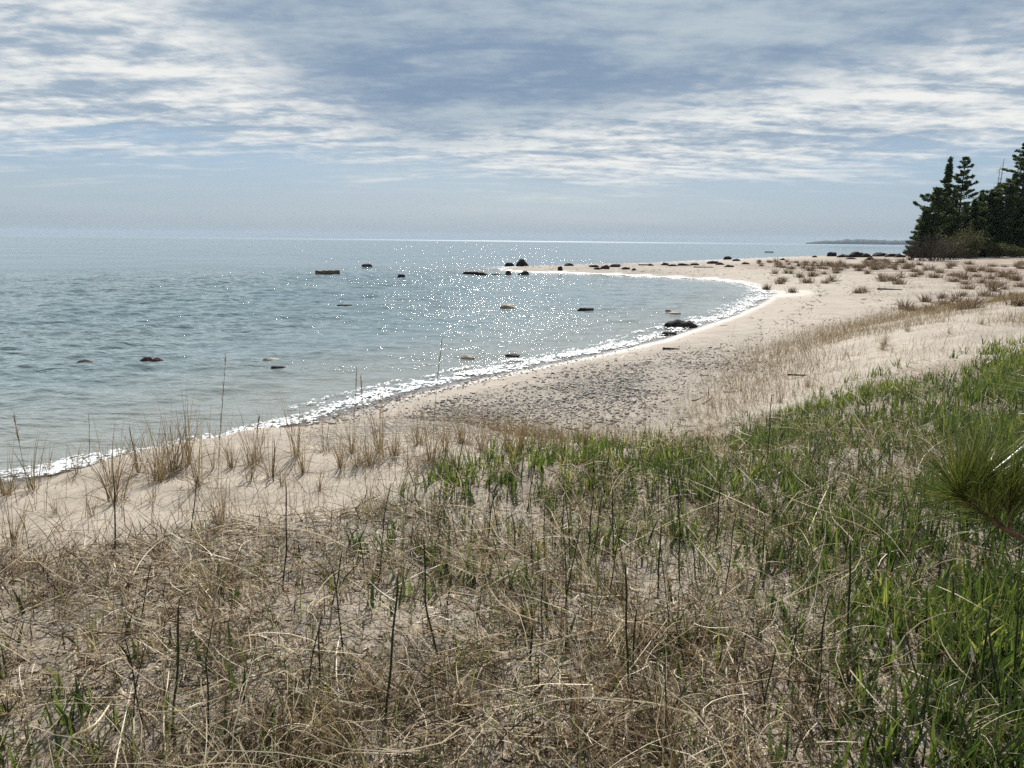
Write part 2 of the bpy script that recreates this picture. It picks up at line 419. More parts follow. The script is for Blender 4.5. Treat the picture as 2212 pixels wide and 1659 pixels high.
# ------------------------------------------------------------------ water
azw = np.radians(np.concatenate([np.linspace(-100,-46,30,endpoint=False), np.linspace(-46,46,900,endpoint=False), np.linspace(46,100,31)]))
rw = np.concatenate([np.geomspace(5.5, 95, 760), np.geomspace(96, 9000, 110)])
A, RR = np.meshgrid(azw, rw)
wx, wy = (RR*np.sin(A)).ravel(), (RR*np.cos(A)).ravel(); wr = RR.ravel()
ws = -shore_s(np.stack([wx, wy], 1))                # distance offshore
amp = (.35 + .65*sstep(-2, -22, wx - .12*wy)) * sstep(0, 3, ws) * sstep(95, 60, wr)
amp = amp*(.7+.6*fbm(wx*.09, wy*.05, 3, 41))
wz = np.zeros(len(wx))
wr_rng = np.random.default_rng(5)
for i in range(60):
    lam = .24*(11.0**wr_rng.random()); th = math.pi*.5 + wr_rng.normal(.15, .42)
    k = 2*math.pi/lam; a = .0052*lam**.8*wr_rng.uniform(.6,1.3)
    mod = sstep(.30,.62,vnoise(wx*.35/lam+i*7.1, wy*.6/lam+i*3.3, i))
    fade = sstep(lam*F/2.1*4, lam*F/2.1*1.2, wr**2/3.2*1.0) if False else 1
    wz += a*mod*np.sin(k*(wx*math.cos(th)+wy*math.sin(th)) + wr_rng.random()*6.28)
wz *= amp*2.3
na, nr = len(azw), len(rw)
idx = np.arange(na*nr).reshape(nr, na)
Q = np.stack([idx[:-1,:-1], idx[:-1,1:], idx[1:,1:], idx[1:,:-1]], -1).reshape(-1,4)
far = sstep(35, 160, wr)
calm = (.60+.75*sstep(2, -16, wx-.10*wy))*(1-.35*sstep(60,150,wr))
shal = sstep(9, .5, ws)*.8 + .2*sstep(40, 10, ws)
chop = np.zeros(len(wx))
for (cpx, cpy, wpx, hw) in ((600,779,130,.8),(300,778,120,.7),(180,787,90,.6),(1050,771,150,.7),(1190,664,130,1.0),(1265,669,70,.8),(1450,677,80,.8),(1470,700,110,.9),(1600,645,110,1.6),(420,678,60,.7),(490,645,40,.6),(960,680,90,.8),
                            (960,633,60,.8),(780,583,90,2.2),(720,596,60,1.2),(900,585,120,3.0),(1060,578,260,4.5),(1000,590,130,2.0),(1350,566,260,9.0),(1650,558,200,9.0),(1100,592,100,1.2),(1850,548,120,9.0),(700,798,160,.5),(1130,765,60,.6),(860,612,80,.9),(600,583,120,2.0)):
    cpt = on_plane(cpx, cpy); dist = math.hypot(cpt[0], cpt[1]); rx = wpx*dist/F; az0 = math.atan2(cpt[0], cpt[1])
    u_ = (wx-cpt[0])*math.cos(az0) - (wy-cpt[1])*math.sin(az0); v_ = (wx-cpt[0])*math.sin(az0) + (wy-cpt[1])*math.cos(az0)
    chop = np.maximum(chop, np.exp(-(u_/rx)**2*1.2 - (v_/hw)**2))
chop *= .55 + .9*(fbm(wx*.7, wy*1.2, 3, 61)-.2)
water = mesh('water', np.stack([wx, wy, wz], 1), Q, M['water'], {'far':far, 'shallow':shal, 'calm':calm, 'open':sstep(700, 3000, wr), 'chop':chop})
tag(water, kind='structure')

# sun glint on the small breaking wash, painted as a ragged lumpy white strip
def glint_strip(p0, p1, width, off, seed, keep=.40, du=.06):
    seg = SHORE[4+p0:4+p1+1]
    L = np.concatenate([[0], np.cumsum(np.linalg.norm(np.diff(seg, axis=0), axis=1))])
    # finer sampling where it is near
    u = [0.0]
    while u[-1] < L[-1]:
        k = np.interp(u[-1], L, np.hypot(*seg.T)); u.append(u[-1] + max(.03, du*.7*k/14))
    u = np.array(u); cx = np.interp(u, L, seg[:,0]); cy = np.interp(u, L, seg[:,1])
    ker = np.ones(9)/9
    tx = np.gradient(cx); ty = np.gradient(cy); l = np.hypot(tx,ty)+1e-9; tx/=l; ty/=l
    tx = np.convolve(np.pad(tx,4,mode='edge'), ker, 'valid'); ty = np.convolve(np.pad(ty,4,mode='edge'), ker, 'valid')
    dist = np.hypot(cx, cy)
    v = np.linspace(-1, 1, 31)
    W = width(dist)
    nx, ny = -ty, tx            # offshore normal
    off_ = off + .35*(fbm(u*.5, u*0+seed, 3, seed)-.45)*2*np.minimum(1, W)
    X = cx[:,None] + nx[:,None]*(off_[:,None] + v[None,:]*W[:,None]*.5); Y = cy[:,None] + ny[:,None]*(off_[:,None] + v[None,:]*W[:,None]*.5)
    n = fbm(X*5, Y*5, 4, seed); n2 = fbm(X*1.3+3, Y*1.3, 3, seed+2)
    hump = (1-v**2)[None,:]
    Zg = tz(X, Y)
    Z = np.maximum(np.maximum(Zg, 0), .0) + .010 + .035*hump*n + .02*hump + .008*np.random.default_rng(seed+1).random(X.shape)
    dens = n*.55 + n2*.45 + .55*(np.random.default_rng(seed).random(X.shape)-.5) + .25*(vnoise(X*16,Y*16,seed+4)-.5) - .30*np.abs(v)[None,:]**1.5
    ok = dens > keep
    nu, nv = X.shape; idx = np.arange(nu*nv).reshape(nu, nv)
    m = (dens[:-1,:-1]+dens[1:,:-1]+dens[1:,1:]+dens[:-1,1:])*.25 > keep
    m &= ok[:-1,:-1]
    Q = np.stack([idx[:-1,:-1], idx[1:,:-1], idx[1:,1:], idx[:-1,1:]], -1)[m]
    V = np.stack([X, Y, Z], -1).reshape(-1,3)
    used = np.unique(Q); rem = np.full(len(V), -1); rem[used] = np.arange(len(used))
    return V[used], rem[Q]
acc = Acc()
acc.add(*glint_strip(0, 18, lambda d: 1.05+.022*np.clip(d-15,0,40), .10, 3, .375))
acc.add(*glint_strip(5, 18, lambda d: .35+.02*d, .85, 7, .53))
acc.add(*glint_strip(17, 24, lambda d: .55+0*d, .05, 9, .22, .04))
acc.add(*glint_strip(25, 33, lambda d: .012*d, .35, 12, .30, .05))
acc.add(*glint_strip(25, 32, lambda d: .03*d, 1.6, 15, .50, .05))
painted_glint = acc.build('painted_glint', M['painted_glint']); tag(painted_glint, kind='stuff')  # white flecks paint the sun glint along the water's edge

# ------------------------------------------------------------------ far headland
D = 7200.0
hp = [(1738,0),(1745,2.5),(1770,5),(1800,6),(1818,6.5),(1826,9),(1836,7),(1858,9.0),(1885,7.4),(1930,6.8),(1990,8),(2060,7),(2150,9),(2300,10),(2500,8)]
xs = np.linspace(1738, 2500, 220); hh = 1.25*np.interp(xs, *np.array(hp).T); hh = hh*(1+.16*(fbm(xs*.12, xs*0, 4, 8)-.47)*2)
dirs = ray(xs, np.full_like(xs, 525.0)); dirs[:,2] = 0; dirs /= np.linalg.norm(dirs, axis=1, keepdims=True)
rows = []
for f, k in ((0,-.3),(.0,.35),(.02,.75),(.05,1.0),(.10,1.05),(.16,.8),(.2,-.3)):
    rows.append(np.stack([dirs[:,0]*D*(1+f), dirs[:,1]*D*(1+f), hh*D/F*k - .5], 1))
n = len(xs); V = np.vstack(rows); idx = np.arange(len(V)).reshape(len(rows), n)
Q = np.stack([idx[:-1,:-1], idx[:-1,1:], idx[1:,1:], idx[1:,:-1]], -1).reshape(-1,4)
hl = mesh('headland', V, Q, M['head']); tag(hl, kind='structure')

# ------------------------------------------------------------------ rocks, logs
def boulder_mesh(name, sx, sy, sz, seed, mat, rough=.35, sub=3, flat=0.):
    import bmesh
    bm = bmesh.new(); bmesh.ops.create_icosphere(bm, subdivisions=sub, radius=1)
    off = Vector((seed*3.17, seed*1.3, seed*.71))
    for v in bm.verts:
        p = v.co.copy()
        d = 1 + rough*mnoise.noise(p*1.1+off) + rough*.5*mnoise.noise(p*2.6+off) + rough*.2*mnoise.noise(p*6+off)
        c = mnoise.cell(p*1.4+off)
        q = p*(d+.06*c)
        if flat: q.z = min(q.z, flat + .05*mnoise.noise(p*4+off))
        v.co = Vector((q.x*sx, q.y*sy, q.z*sz))
    me = bpy.data.meshes.new(name); bm.to_mesh(me); bm.free(); me.materials.append(mat)
    for p in me.polygons: p.use_smooth = True
    return me
def rock(px, py, w, h, label, mat='rock', group=None, flat=0., rough=.35, cat='rock', name='boulder', seed=None, depth=.75):
    """py is where its foot meets the water or sand; w, h measured size"""
    seed = seed or random.randint(1, 999)
    p = hit(px, py); dist = float(np.linalg.norm(p-CAM)); k = dist/F
    sx = w*k*.5; sz = max(h*k, .04); sy = sx*depth
    zc = p[2] + sz*.02
    dd = np.array([p[0], p[1]])/math.hypot(p[0], p[1])*sy*.8
    o = link(name, boulder_mesh(name, sx, sy, sz*.9, seed, M[mat], rough, 3, flat))
    o.location = (p[0]+dd[0], p[1]+dd[1], zc); o.rotation_euler = (0,0,-math.atan2(p[0],p[1])+random.uniform(-.15,.15))
    return tag(o, label, cat, group)
G1 = 'rocks standing in the cove'
rock(792,576,26,6,'small flat dark rock awash between the floating log and the bright glitter','rock',G1)
rock(868,600,17,8,'small pointed dark rock alone in the water right of the brown log','rock',G1)
rock(1018,593,36,10,'long flat-topped dark rock at the tip of the spit, largest of the front line','rock',G1,flat=.6)
rock(1041,595,22,8,'low dark rock touching the right end of the flat-topped rock','rock',G1)
rock(1074,594.5,22,3.5,'sliver of dark rock barely above water before the spit tip','rock',G1)
rock(1098,594,13,10,'upright reddish brown rock at the front of the spit tip','rock_red',G1)
rock(1132,594,24,9,'tilted dark rock at the water edge right of the reddish brown rock','rock',G1)
rock(1100,576,19,9,'dark rock with a low tail, left neighbour of the largest rock behind the spit','rock',G1)
rock(1129,575.5,27,15,'largest black boulder behind the spit tip, tallest on the spit','rock',G1)
rock(1210,584,12,8,'small pointed dark rock lying on the wet middle of the spit','rock',G1)
rock(1229,574.5,20,6,'flat dark rock in the glitter behind the middle of the spit','rock',G1)
rock(1283,577,22,5,'thin dark rock on the far edge of the spit','rock',G1)
rock(1290,582,16,5,'low grey rock on sand just before the thin dark rock','rock',G1)
rock(1307,581,19,9,'rounded brown boulder on the sand of the spit','rock_red',G1)
rock(1330,577,24,7,'broad dark boulder at the far edge of the spit behind the rounded brown one','rock',G1)
rock(1352,582,18,6,'grey brown rock on the spit right of the broad dark boulder','rock',G1)
rock(1369,584,10,5,'tiny dark rock on bare spit sand','rock',G1)
rock(743,661,28,5,'flat black rock in mid cove, alone below the floating log','rock',G1,flat=.5)
rock(1097,668,36,11,'pale tan rounded boulder in the middle of the cove','rock_pale',G1)
rock(1265,671,33,9,'flat black rock surrounded by glitter in mid cove','rock',G1,flat=.6)
rock(1462,709,44,19,'big black boulder near the shore bend, highest of its pair','rock',G1)
rock(1488,709,34,14,'black boulder leaning on the right of the big shore boulder','rock',G1)
rock(1445,725,34,9,'low black rock in front of the big shore boulder pair','rock',G1)
rock(1456,679,28,5,'greenish low rock awash behind the big shore boulder pair','rock_pale',G1)
rock(1444,673,13,3.5,'small black sliver of rock awash behind the greenish one','rock',G1)
rock(181,790,35,9,'rounded dark rock at the left, lone and awash','rock',G1)
rock(316,782,24,10,'dark reddish rock at the left, left half of a touching pair','rock_red',G1)
rock(338,782,24,8,'lower reddish black rock, right half of the touching pair','rock_red',G1)
rock(586,781,38,7,'pale yellowish rock awash in white glitter','rock_pale',G1)
rock(598,797,33,6,'thin black rock just before the pale yellowish rock','rock',G1)
rock(1010,775,30,7,'tan rock awash in glitter near the near shore','rock_pale',G1)
rock(1108,770,30,5,'dark low rock awash near the near shore, right of the tan one','rock',G1)
rock(1661,545,19,4,'long low dark rock far out beyond the spit, alone in open water','rock',G1,flat=.4)
G2 = 'boulders along the far shore of the spit'
far_rocks = [(1437,573,16,6),(1452,575,22,5),(1405,574,12,5),(1475,574,26,5),(1500,573,20,6),(1540,570,24,6),(1571,561,16,9),(1590,564,16,5),(1555,572,18,5),
             (1610,571,18,5),(1575,577,20,4.5),(1797,554,20,9),(1822,556,24,6),(1850,556,32,11),(1872,556,20,8),(1900,554,30,8),(1925,555,22,7),(1942,556,18,7),(1838,560,20,4),
             (1760,556,10,4),(1880,562,18,6),(1908,565,20,5),(1690,562,10,4),(1640,566,10,4)]
for i, (px, py, w, h) in enumerate(far_rocks):
    if w >= 30 and h > 10: lab = 'broadest dark boulder among the far rocks near the trees'
    elif (px,py) == (1571,561): lab = 'pointed dark boulder standing highest in the glitter beyond the spit'
    elif px > 1750: lab = 'dark boulder among the rocks on the far shore near the trees'
    else: lab = 'low dark rock along the far water edge of the spit'
    rock(px, py, w, h, lab, 'rock' if i % 4 else 'rock_red', G2)

def log_thing(name, px, py, w, h, label, mat, tilt=0., yaw=0., cat='log', bow=0., taper=1., sections=14):
    p = hit(px, py); k = float(np.linalg.norm(p-CAM))/F; L = w*k; r = h*k*.5
    xs = np.linspace(-.5, .5, sections); acc = Acc()
    path = np.stack([xs*L, .02*L*np.sin(xs*5), r*.55 + bow*L*(.25-xs**2)*1.0], 1)
    rad = r*(1 + .10*np.sin(xs*23+px) + .06*np.sin(xs*57))*(1-(1-taper)*(xs+.5))
    V, Qd = tube(path, rad, 12); acc.add(V, Qd)
    o = acc.build(name, M[mat]); o.location = p; o.rotation_euler = (0, tilt, -math.atan2(p[0],p[1])+yaw)
    return tag(o, label, cat)
lg = log_thing('drift_log', 708, 593, 50, 13, 'thick brown log floating in the cove, alone left of the spit', 'log', tilt=-.05, yaw=.18, taper=.72, bow=.03)
log_thing('driftwood', 1922, 626, 44, 3.5, 'long thin dark driftwood stick lying on the pale upper beach', 'drift', yaw=.05, bow=.02, taper=.4)
log_thing('driftwood', 1450, 755, 36, 5, 'short dark driftwood piece on sand near the wash line', 'drift', yaw=-.1, taper=.6, bow=.04)
log_thing('driftwood', 1395, 573, 30, 3, 'thin dark driftwood on the spit left of the beach scrub', 'drift', taper=.7)
log_thing('driftwood', 1790, 575, 48, 3, 'long dark driftwood on the far beach below the scrub', 'drift', taper=.7)
log_thing('driftwood', 1938, 568, 26, 3, 'broken driftwood branch on the sand just before the bare shrub', 'drift', tilt=-.12, taper=.5)
log_thing('drift_log', 2200, 549, 40, 6, 'brown log lying at the foot of the tall pines on the far right', 'log')
log_thing('driftwood', 1735, 812, 60, 4, 'thin dark driftwood stick on the bare sand above the green grass', 'drift', yaw=.1, taper=.5, bow=.02)
log_thing('driftwood', 1520, 578, 40, 2.5, 'thin dark stick lying across the sand of the spit', 'drift', taper=.6)

# ------------------------------------------------------------------ pebbles
def pebbles():
    import bmesh
    bm = bmesh.new(); bmesh.ops.create_icosphere(bm, subdivisions=1, radius=1)
    bv = np.array([v.co[:] for v in bm.verts]); bf = np.array([[v.index for v in f.verts] for f in bm.faces]); bm.free()
    N = 240000
    az = np.radians(rng.uniform(-30, 36, N)); r = rng.uniform(8, 34, N)
    x, y = r*np.sin(az), r*np.cos(az); P = np.stack([x,y],1)
    z = tz(x, y); s = shore_s(P); d, sg = polydist(P, TOE); d = d*sg
    px, py = project(np.stack([x,y,z],1))
    patch = sstep(.40, .56, fbm(x*.55, y*.55, 4, 51))
    core = np.exp(-(((px-1250)/330)**2 + ((py-850+ (px-1250)*.13)/52)**2))
    core2 = np.exp(-(((px-950)/220)**2 + ((py-905)/38)**2))
    pr = sstep(1.2, 2.2, s)*sstep(.6,-.3,d)*np.clip(.10*patch + 1.1*core*(.3+.9*patch) + core2, 0, 1)*sstep(30, 14, r)
    pr = np.maximum(pr, .55*sstep(.15,.4,s)*sstep(1.25,.7,s)*sstep(26,14,r))
    pr = np.maximum(pr, (.55*np.exp(-((px-1450)/170)**2 - ((py-795)/36)**2)+.6*np.exp(-((px-700)/170)**2 - ((py-948)/22)**2))*(.3+.9*patch)*sstep(.6,1.2,s))
    pr = np.maximum(pr, .05*sstep(1.5,4,s)*sstep(1.5,-.5,d))
    ok = (rng.random(N) < pr*.75) & (s > .1)
    x, y, z, r = x[ok], y[ok], z[ok], r[ok]; n = len(x)
    sz = np.clip(rng.lognormal(math.log(.0135), .45, n), .007, .05)
    sc = np.stack([sz*rng.uniform(.8,1.4,n), sz*rng.uniform(.7,1.2,n), sz*rng.uniform(.4,.8,n)], 1)
    a = rng.random(n)*6.28; ca, sa = np.cos(a), np.sin(a)
    v = bv[None]*sc[:,None,:]*(1+rng.normal(0,.10,(n,len(bv),1)))
    X = v[...,0]*ca[:,None]-v[...,1]*sa[:,None]+x[:,None]; Y = v[...,0]*sa[:,None]+v[...,1]*ca[:,None]+y[:,None]; Z = v[...,2]+(z+sc[:,2]*.35)[:,None]
    V = np.stack([X,Y,Z],-1).reshape(-1,3); Fc = (bf[None]+(np.arange(n)*len(bv))[:,None,None]).reshape(-1,3)
    o = mesh('pebbles', V, Fc, M['pebble'], {'tone': np.repeat(np.clip(rng.beta(1.5,2.2,n),0,1), len(bv))}, smooth=True)
    tag(o, kind='stuff')
pebbles()

# ------------------------------------------------------------------ foreground cover
def scatter(N, r0, r1, az0=-44, az1=44, pw=1.0):
    az = np.radians(rng.uniform(az0, az1, N)); r = (r0**pw + (r1**pw-r0**pw)*rng.random(N))**(1/pw)
    x, y = r*np.sin(az), r*np.cos(az); z = tz(x, y); px, py = project(np.stack([x,y,z],1))
    return x, y, z, px, py, r
def clump(x, y, f, seed): return fbm(x*f, y*f, 3, seed)

def dead_mat():
    acc = Acc()
    # matted lying straw
    for N, Ls, ws, hh, tn, pw in ((76000, (.05,.24), (.0024,.0052), .09, (.75,1.0), 1.1), (5500, (.25,.65), (.0024,.0045), .14, (2.4,1.4), 1.1), (120000, (.02,.07), (.003,.009), .03, (.7,1.2), 1.1)):
        x, y, z, px, py, r = scatter(N, 1.5, 15, pw=pw)
        e = py - mat_edge(px); g = green_frac(px, py)
        c = clump(x, y, 1.3, 61)
        pr = sstep(-12, 30, e+ (c-.45)*90)*(1-.50*g)*np.clip(.42+1.9*(c-.30), .3, 1)
        ok = rng.random(N) < pr
        x, y, z, r = x[ok], y[ok], z[ok], r[ok]; n = len(x)
        base = np.stack([x, y, z + rng.random(n)**1.6*hh], 1)
        comb = clump(x, y, .8, 71)*7 + rng.normal(0, .75, n)      # neighbours lie in similar directions
        phi = np.where(rng.random(n) < .7, comb, rng.random(n)*6.28)
        L = rng.uniform(*Ls, n); th0 = np.clip(rng.normal(1.28, .28, n), .3, 1.65); curl = rng.normal(.2, .6, n)
        w = rng.uniform(*ws, n)*(1+.03*r)
        tone = np.clip(rng.beta(*tn, n) + (c[ok]-.45)*.2, 0, 1)
        acc.add(*ribbons(base, phi, L, th0, curl, w, 4, rng.normal(0,.9,n), rng.normal(0,.9,n), tone, drape=.004+rng.random(n)*.02, taper=3))
    # standing dead stalks and curled leaves
    N = 60000
    x, y, z, px, py, r = scatter(N, 1.5, 14, pw=1.1)
    e = py - mat_edge(px); g = green_frac(px, py); c = clump(x, y, 1.7, 63)
    ok = rng.random(N) < sstep(-8, 25, e)*(1-.5*g)*np.clip(2.4*(c-.36), .05, 1)
    x, y, z, r = x[ok], y[ok], z[ok], r[ok]; n = len(x)
    acc.add(*ribbons(np.stack([x,y,z-.01],1), rng.random(n)*6.28, rng.uniform(.05,.22,n), np.abs(rng.normal(.35,.3,n)), rng.normal(.9,.7,n), rng.uniform(.0018,.0045,n)*(1+.03*r), 5, rng.normal(0,.7,n), rng.normal(0,.4,n), np.clip(rng.beta(1.4,1.7,n),0,1)))
    # bent-over clumps: many blades from one root leaning the same way
    N = 5200
    x, y, z, px, py, r = scatter(N, 1.5, 13, pw=1.15)
    e = py - mat_edge(px); g = green_frac(px, py); c = clump(x, y, 1.3, 61)
    ok = rng.random(N) < sstep(-10, 25, e)*(1-.6*g)*np.clip(2.2*(c-.25), .12, 1)
    x, y, z = x[ok], y[ok], z[ok]; nc = len(x); k = rng.integers(10, 32, nc); ii = np.repeat(np.arange(nc), k); n = len(ii)
    ph0 = rng.random(nc)*6.28; size = rng.uniform(.5,1.25,nc); tn0 = rng.normal(0,.13,nc)
    base = np.stack([x[ii]+rng.normal(0,.022,n), y[ii]+rng.normal(0,.022,n), z[ii]-.005], 1)
    acc.add(*ribbons(base, ph0[ii]+rng.normal(0,.75,n), rng.uniform(.10,.34,n)*size[ii], np.abs(rng.normal(.45,.35,n)), rng.normal(1.2,.55,n), rng.uniform(.002,.0042,n), 6, rng.normal(0,.7,n), rng.normal(0,.5,n), np.clip(rng.beta(1.3,1.5,n)+tn0[ii],0,1), drape=.004+0*k[ii], taper=3))
    # short dark upright stubs
    N = 9000
    x, y, z, px, py, r = scatter(N, 1.5, 13, pw=1.15)
    e = py - mat_edge(px); ok = rng.random(N) < .6*sstep(-20, 10, e)
    x, y, z = x[ok], y[ok], z[ok]; n = len(x)
    acc.add(*ribbons(np.stack([x,y,z-.01],1), rng.random(n)*6.28, rng.uniform(.04,.15,n), np.abs(rng.normal(.12,.14,n)), rng.normal(0,.2,n), rng.uniform(.004,.008,n), 2, rng.normal(0,.7,n), None, rng.uniform(0,.3,n), taper=4))
    o = acc.build('dead_grass', M['straw']); tag(o, kind='stuff')
dead_mat()

def green_cover():
    acc = Acc()
    # broad upright shoots in loose groups
    N = 56000
    x, y, z, px, py, r = scatter(N, 1.5, 17, pw=1.25)
    e = py - mat_edge(px); g = green_frac(px, py); c = clump(x, y, 1.1, 81)
    ok = rng.random(N) < sstep(-6, 60, e+(c-.45)*170)*np.clip(g*1.2*(.05+.65*g+2.4*(c-.34)), 0, 1)
    x, y, z, r, g = x[ok], y[ok], z[ok], r[ok], g[ok]
    k = rng.integers(2, 6, len(x)); ii = np.repeat(np.arange(len(x)), k); n = len(ii)
    base = np.stack([x[ii]+rng.normal(0,.018,n), y[ii]+rng.normal(0,.018,n), z[ii]-.01], 1)
    acc.add(*ribbons(base, rng.random(n)*6.28, rng.uniform(.07,.25,n)*(.65+.45*g[ii]), np.abs(rng.normal(.16,.15,n)), np.abs(rng.normal(.3,.45,n)), rng.uniform(.005,.019,n), 4, rng.normal(0,.6,n), None, np.clip(rng.beta(1.5,2.0,n)+1.1*(c[ok][ii]-.5)+.30*(g[ii]-.6),0,1), taper=2.2))
    # fine green blades
    N = 170000
    x, y, z, px, py, r = scatter(N, 1.5, 17, pw=1.05)
    e = py - mat_edge(px); g = green_frac(px, py); c = clump(x, y, 1.5, 83)
    ok = rng.random(N) < sstep(-4, 60, e+(c-.45)*150)*np.clip((g*.62+.13)*(.10+.6*g+2.3*(c-.33)), 0, 1)
    x, y, z, r, g = x[ok], y[ok], z[ok], r[ok], g[ok]; n = len(x)
    acc.add(*ribbons(np.stack([x,y,z-.01],1), rng.random(n)*6.28, rng.uniform(.06,.26,n), np.abs(rng.normal(.22,.2,n)), np.abs(rng.normal(.5,.45,n)), rng.uniform(.002,.005,n), 5, rng.normal(0,.7,n), rng.normal(0,.3,n), np.clip(rng.beta(1.7,2.0,n),0,1)))
    o = acc.build('green_grass', M['green']); tag(o, kind='stuff')
green_cover()

def slope_grass():
    """thin brown grass on the seaward slope and upper beach"""
    acc = Acc()
    N = 260000
    x, y, z, px, py, r = scatter(N, 6, 90, 2, 44, 1.1)
    P = np.stack([x,y],1); d, sg = polydist(P, TOE); d = d*sg
    e = mat_edge(px) - py
    c = clump(x, y, .9, 91)
    band = np.exp(-((d-1.1)/1.1)**2)*sstep(1380, 1560, px)*1.0           # dense brown fringe at the toe right of the gravel
    thin = .34*sstep(-.6, .8, d)*sstep(1250, 1500, px)
    far = sstep(16, 24, r)*sstep(-1.0, 1.5, d)*.75 + .6*sstep(20,30,r)*sstep(-14,-2,d)*sstep(5,8,shore_s(P))*sstep(.36,.52,fbm(x*.12,y*.3,3,97))
    pr = (band + thin*np.clip(3*(c-.36),0,1) + far*np.clip(3.2*(c-.33),0,1))*sstep(-6, 14, e)
    ok = rng.random(N) < pr
    x, y, z, r = x[ok], y[ok], z[ok], r[ok]; n = len(x)
    acc.add(*ribbons(np.stack([x,y,z-.01],1), rng.random(n)*6.28, rng.uniform(.10,.36,n), np.abs(rng.normal(.25,.25,n)), np.abs(rng.normal(.5,.6,n)), rng.uniform(.0025,.0055,n)*(1+.02*r), 4, rng.normal(0,.6,n), None, np.clip(rng.beta(1.6,1.8,n),0,1)))
    # low stubs and lying straws on the bare sand
    N = 46000
    x, y, z, px, py, r = scatter(N, 4, 26, -42, 44, 1.2)
    P = np.stack([x,y],1); d, sg = polydist(P, TOE); d = d*sg
    e = mat_edge(px) - py; c = clump(x, y, 1.4, 93)
    ok = rng.random(N) < .8*sstep(-.2,.8,d)*sstep(-10,5,e)*np.clip(3*(c-.34),.05,1)
    x, y, z, r = x[ok], y[ok], z[ok], r[ok]; n = len(x)
    acc.add(*ribbons(np.stack([x,y,z+.005],1), rng.random(n)*6.28, rng.uniform(.05,.25,n), np.clip(rng.normal(1.1,.4,n),.1,1.6), rng.normal(.3,.4,n), rng.uniform(.002,.0045,n)*(1+.02*r), 4, rng.normal(0,.8,n), rng.normal(0,.5,n), np.clip(rng.beta(1.3,2,n),0,1), drape=.004+0*x))
    # the crest: wisps, stubs and lying straws between the tufts
    N = 110000
    x, y, z, px, py, r = scatter(N, 3.5, 15, -44, 14, 1.1)
    P = np.stack([x,y],1); d, sg = polydist(P, TOE); d = d*sg
    e = mat_edge(px) - py; c = clump(x, y, 1.6, 95)
    inb = sstep(-10,5,e)*sstep(-1.2,.2,d)
    dens = .07 + .5*np.exp(-((d-1.0)/.75)**2)*np.clip(3*(c-.33),0,1) + .55*sstep(850,1050,px)*sstep(1480,1330,px)*np.clip(3*(c-.28),0,1) + .35*sstep(60,10,e)*np.clip(3*(c-.36),0,1)
    ok = rng.random(N) < inb*dens
    x, y, z, r = x[ok], y[ok], z[ok], r[ok]; n = len(x); ly = rng.random(n) < .55
    acc.add(*ribbons(np.stack([x,y,z],1), rng.random(n)*6.28, np.where(ly, rng.uniform(.05,.3,n), rng.uniform(.08,.42,n)), np.where(ly, np.clip(rng.normal(1.25,.3,n),.3,1.6), np.abs(rng.normal(.2,.18,n))), np.where(ly, rng.normal(.2,.5,n), np.abs(rng.normal(.4,.5,n))), rng.uniform(.0022,.0048,n), 5, rng.normal(0,.7,n), rng.normal(0,.5,n), np.clip(rng.beta(1.3,1.6,n),0,1), drape=.004+0*x))
    o = acc.build('thin_brown_grass', M['beachgrass']); tag(o, kind='stuff')
slope_grass()

def beach_debris():
    acc = Acc(); N = 26000
    x, y, z, px, py, r = scatter(N, 9, 95, -20, 42, 1.1)
    P = np.stack([x,y],1); s = shore_s(P); d, sg = polydist(P, TOE); d = d*sg
    band = .25*fbm(x*.25, y*.5, 4, 121) + 1.0*np.exp(-((s-2.6-.8*vnoise(x*.2,y*.2,3))/.35)**2)*sstep(14,20,r) + .5*np.exp(-((s-5-1.5*vnoise(x*.15,y*.15,4))/.7)**2)
    ok = (rng.random(N) < band*sstep(.8,1.5,s)*sstep(2,-1,d)*.8)
    x, y, z, r = x[ok], y[ok], z[ok], r[ok]; n = len(x)
    acc.add(*ribbons(np.stack([x,y,z+.01],1), rng.random(n)*6.28, rng.uniform(.04,.28,n)*(1+.01*r), np.clip(rng.normal(1.4,.2,n),.8,1.6), rng.normal(0,.4,n), rng.uniform(.006,.022,n)*(1+.012*r), 3, rng.normal(0,.9,n), rng.normal(0,.6,n), np.clip(rng.beta(1,2.4,n),0,1), drape=.008+0*x, taper=4))
    o = acc.build('wrack_debris', M['browntuft']); tag(o, kind='stuff')
beach_debris()

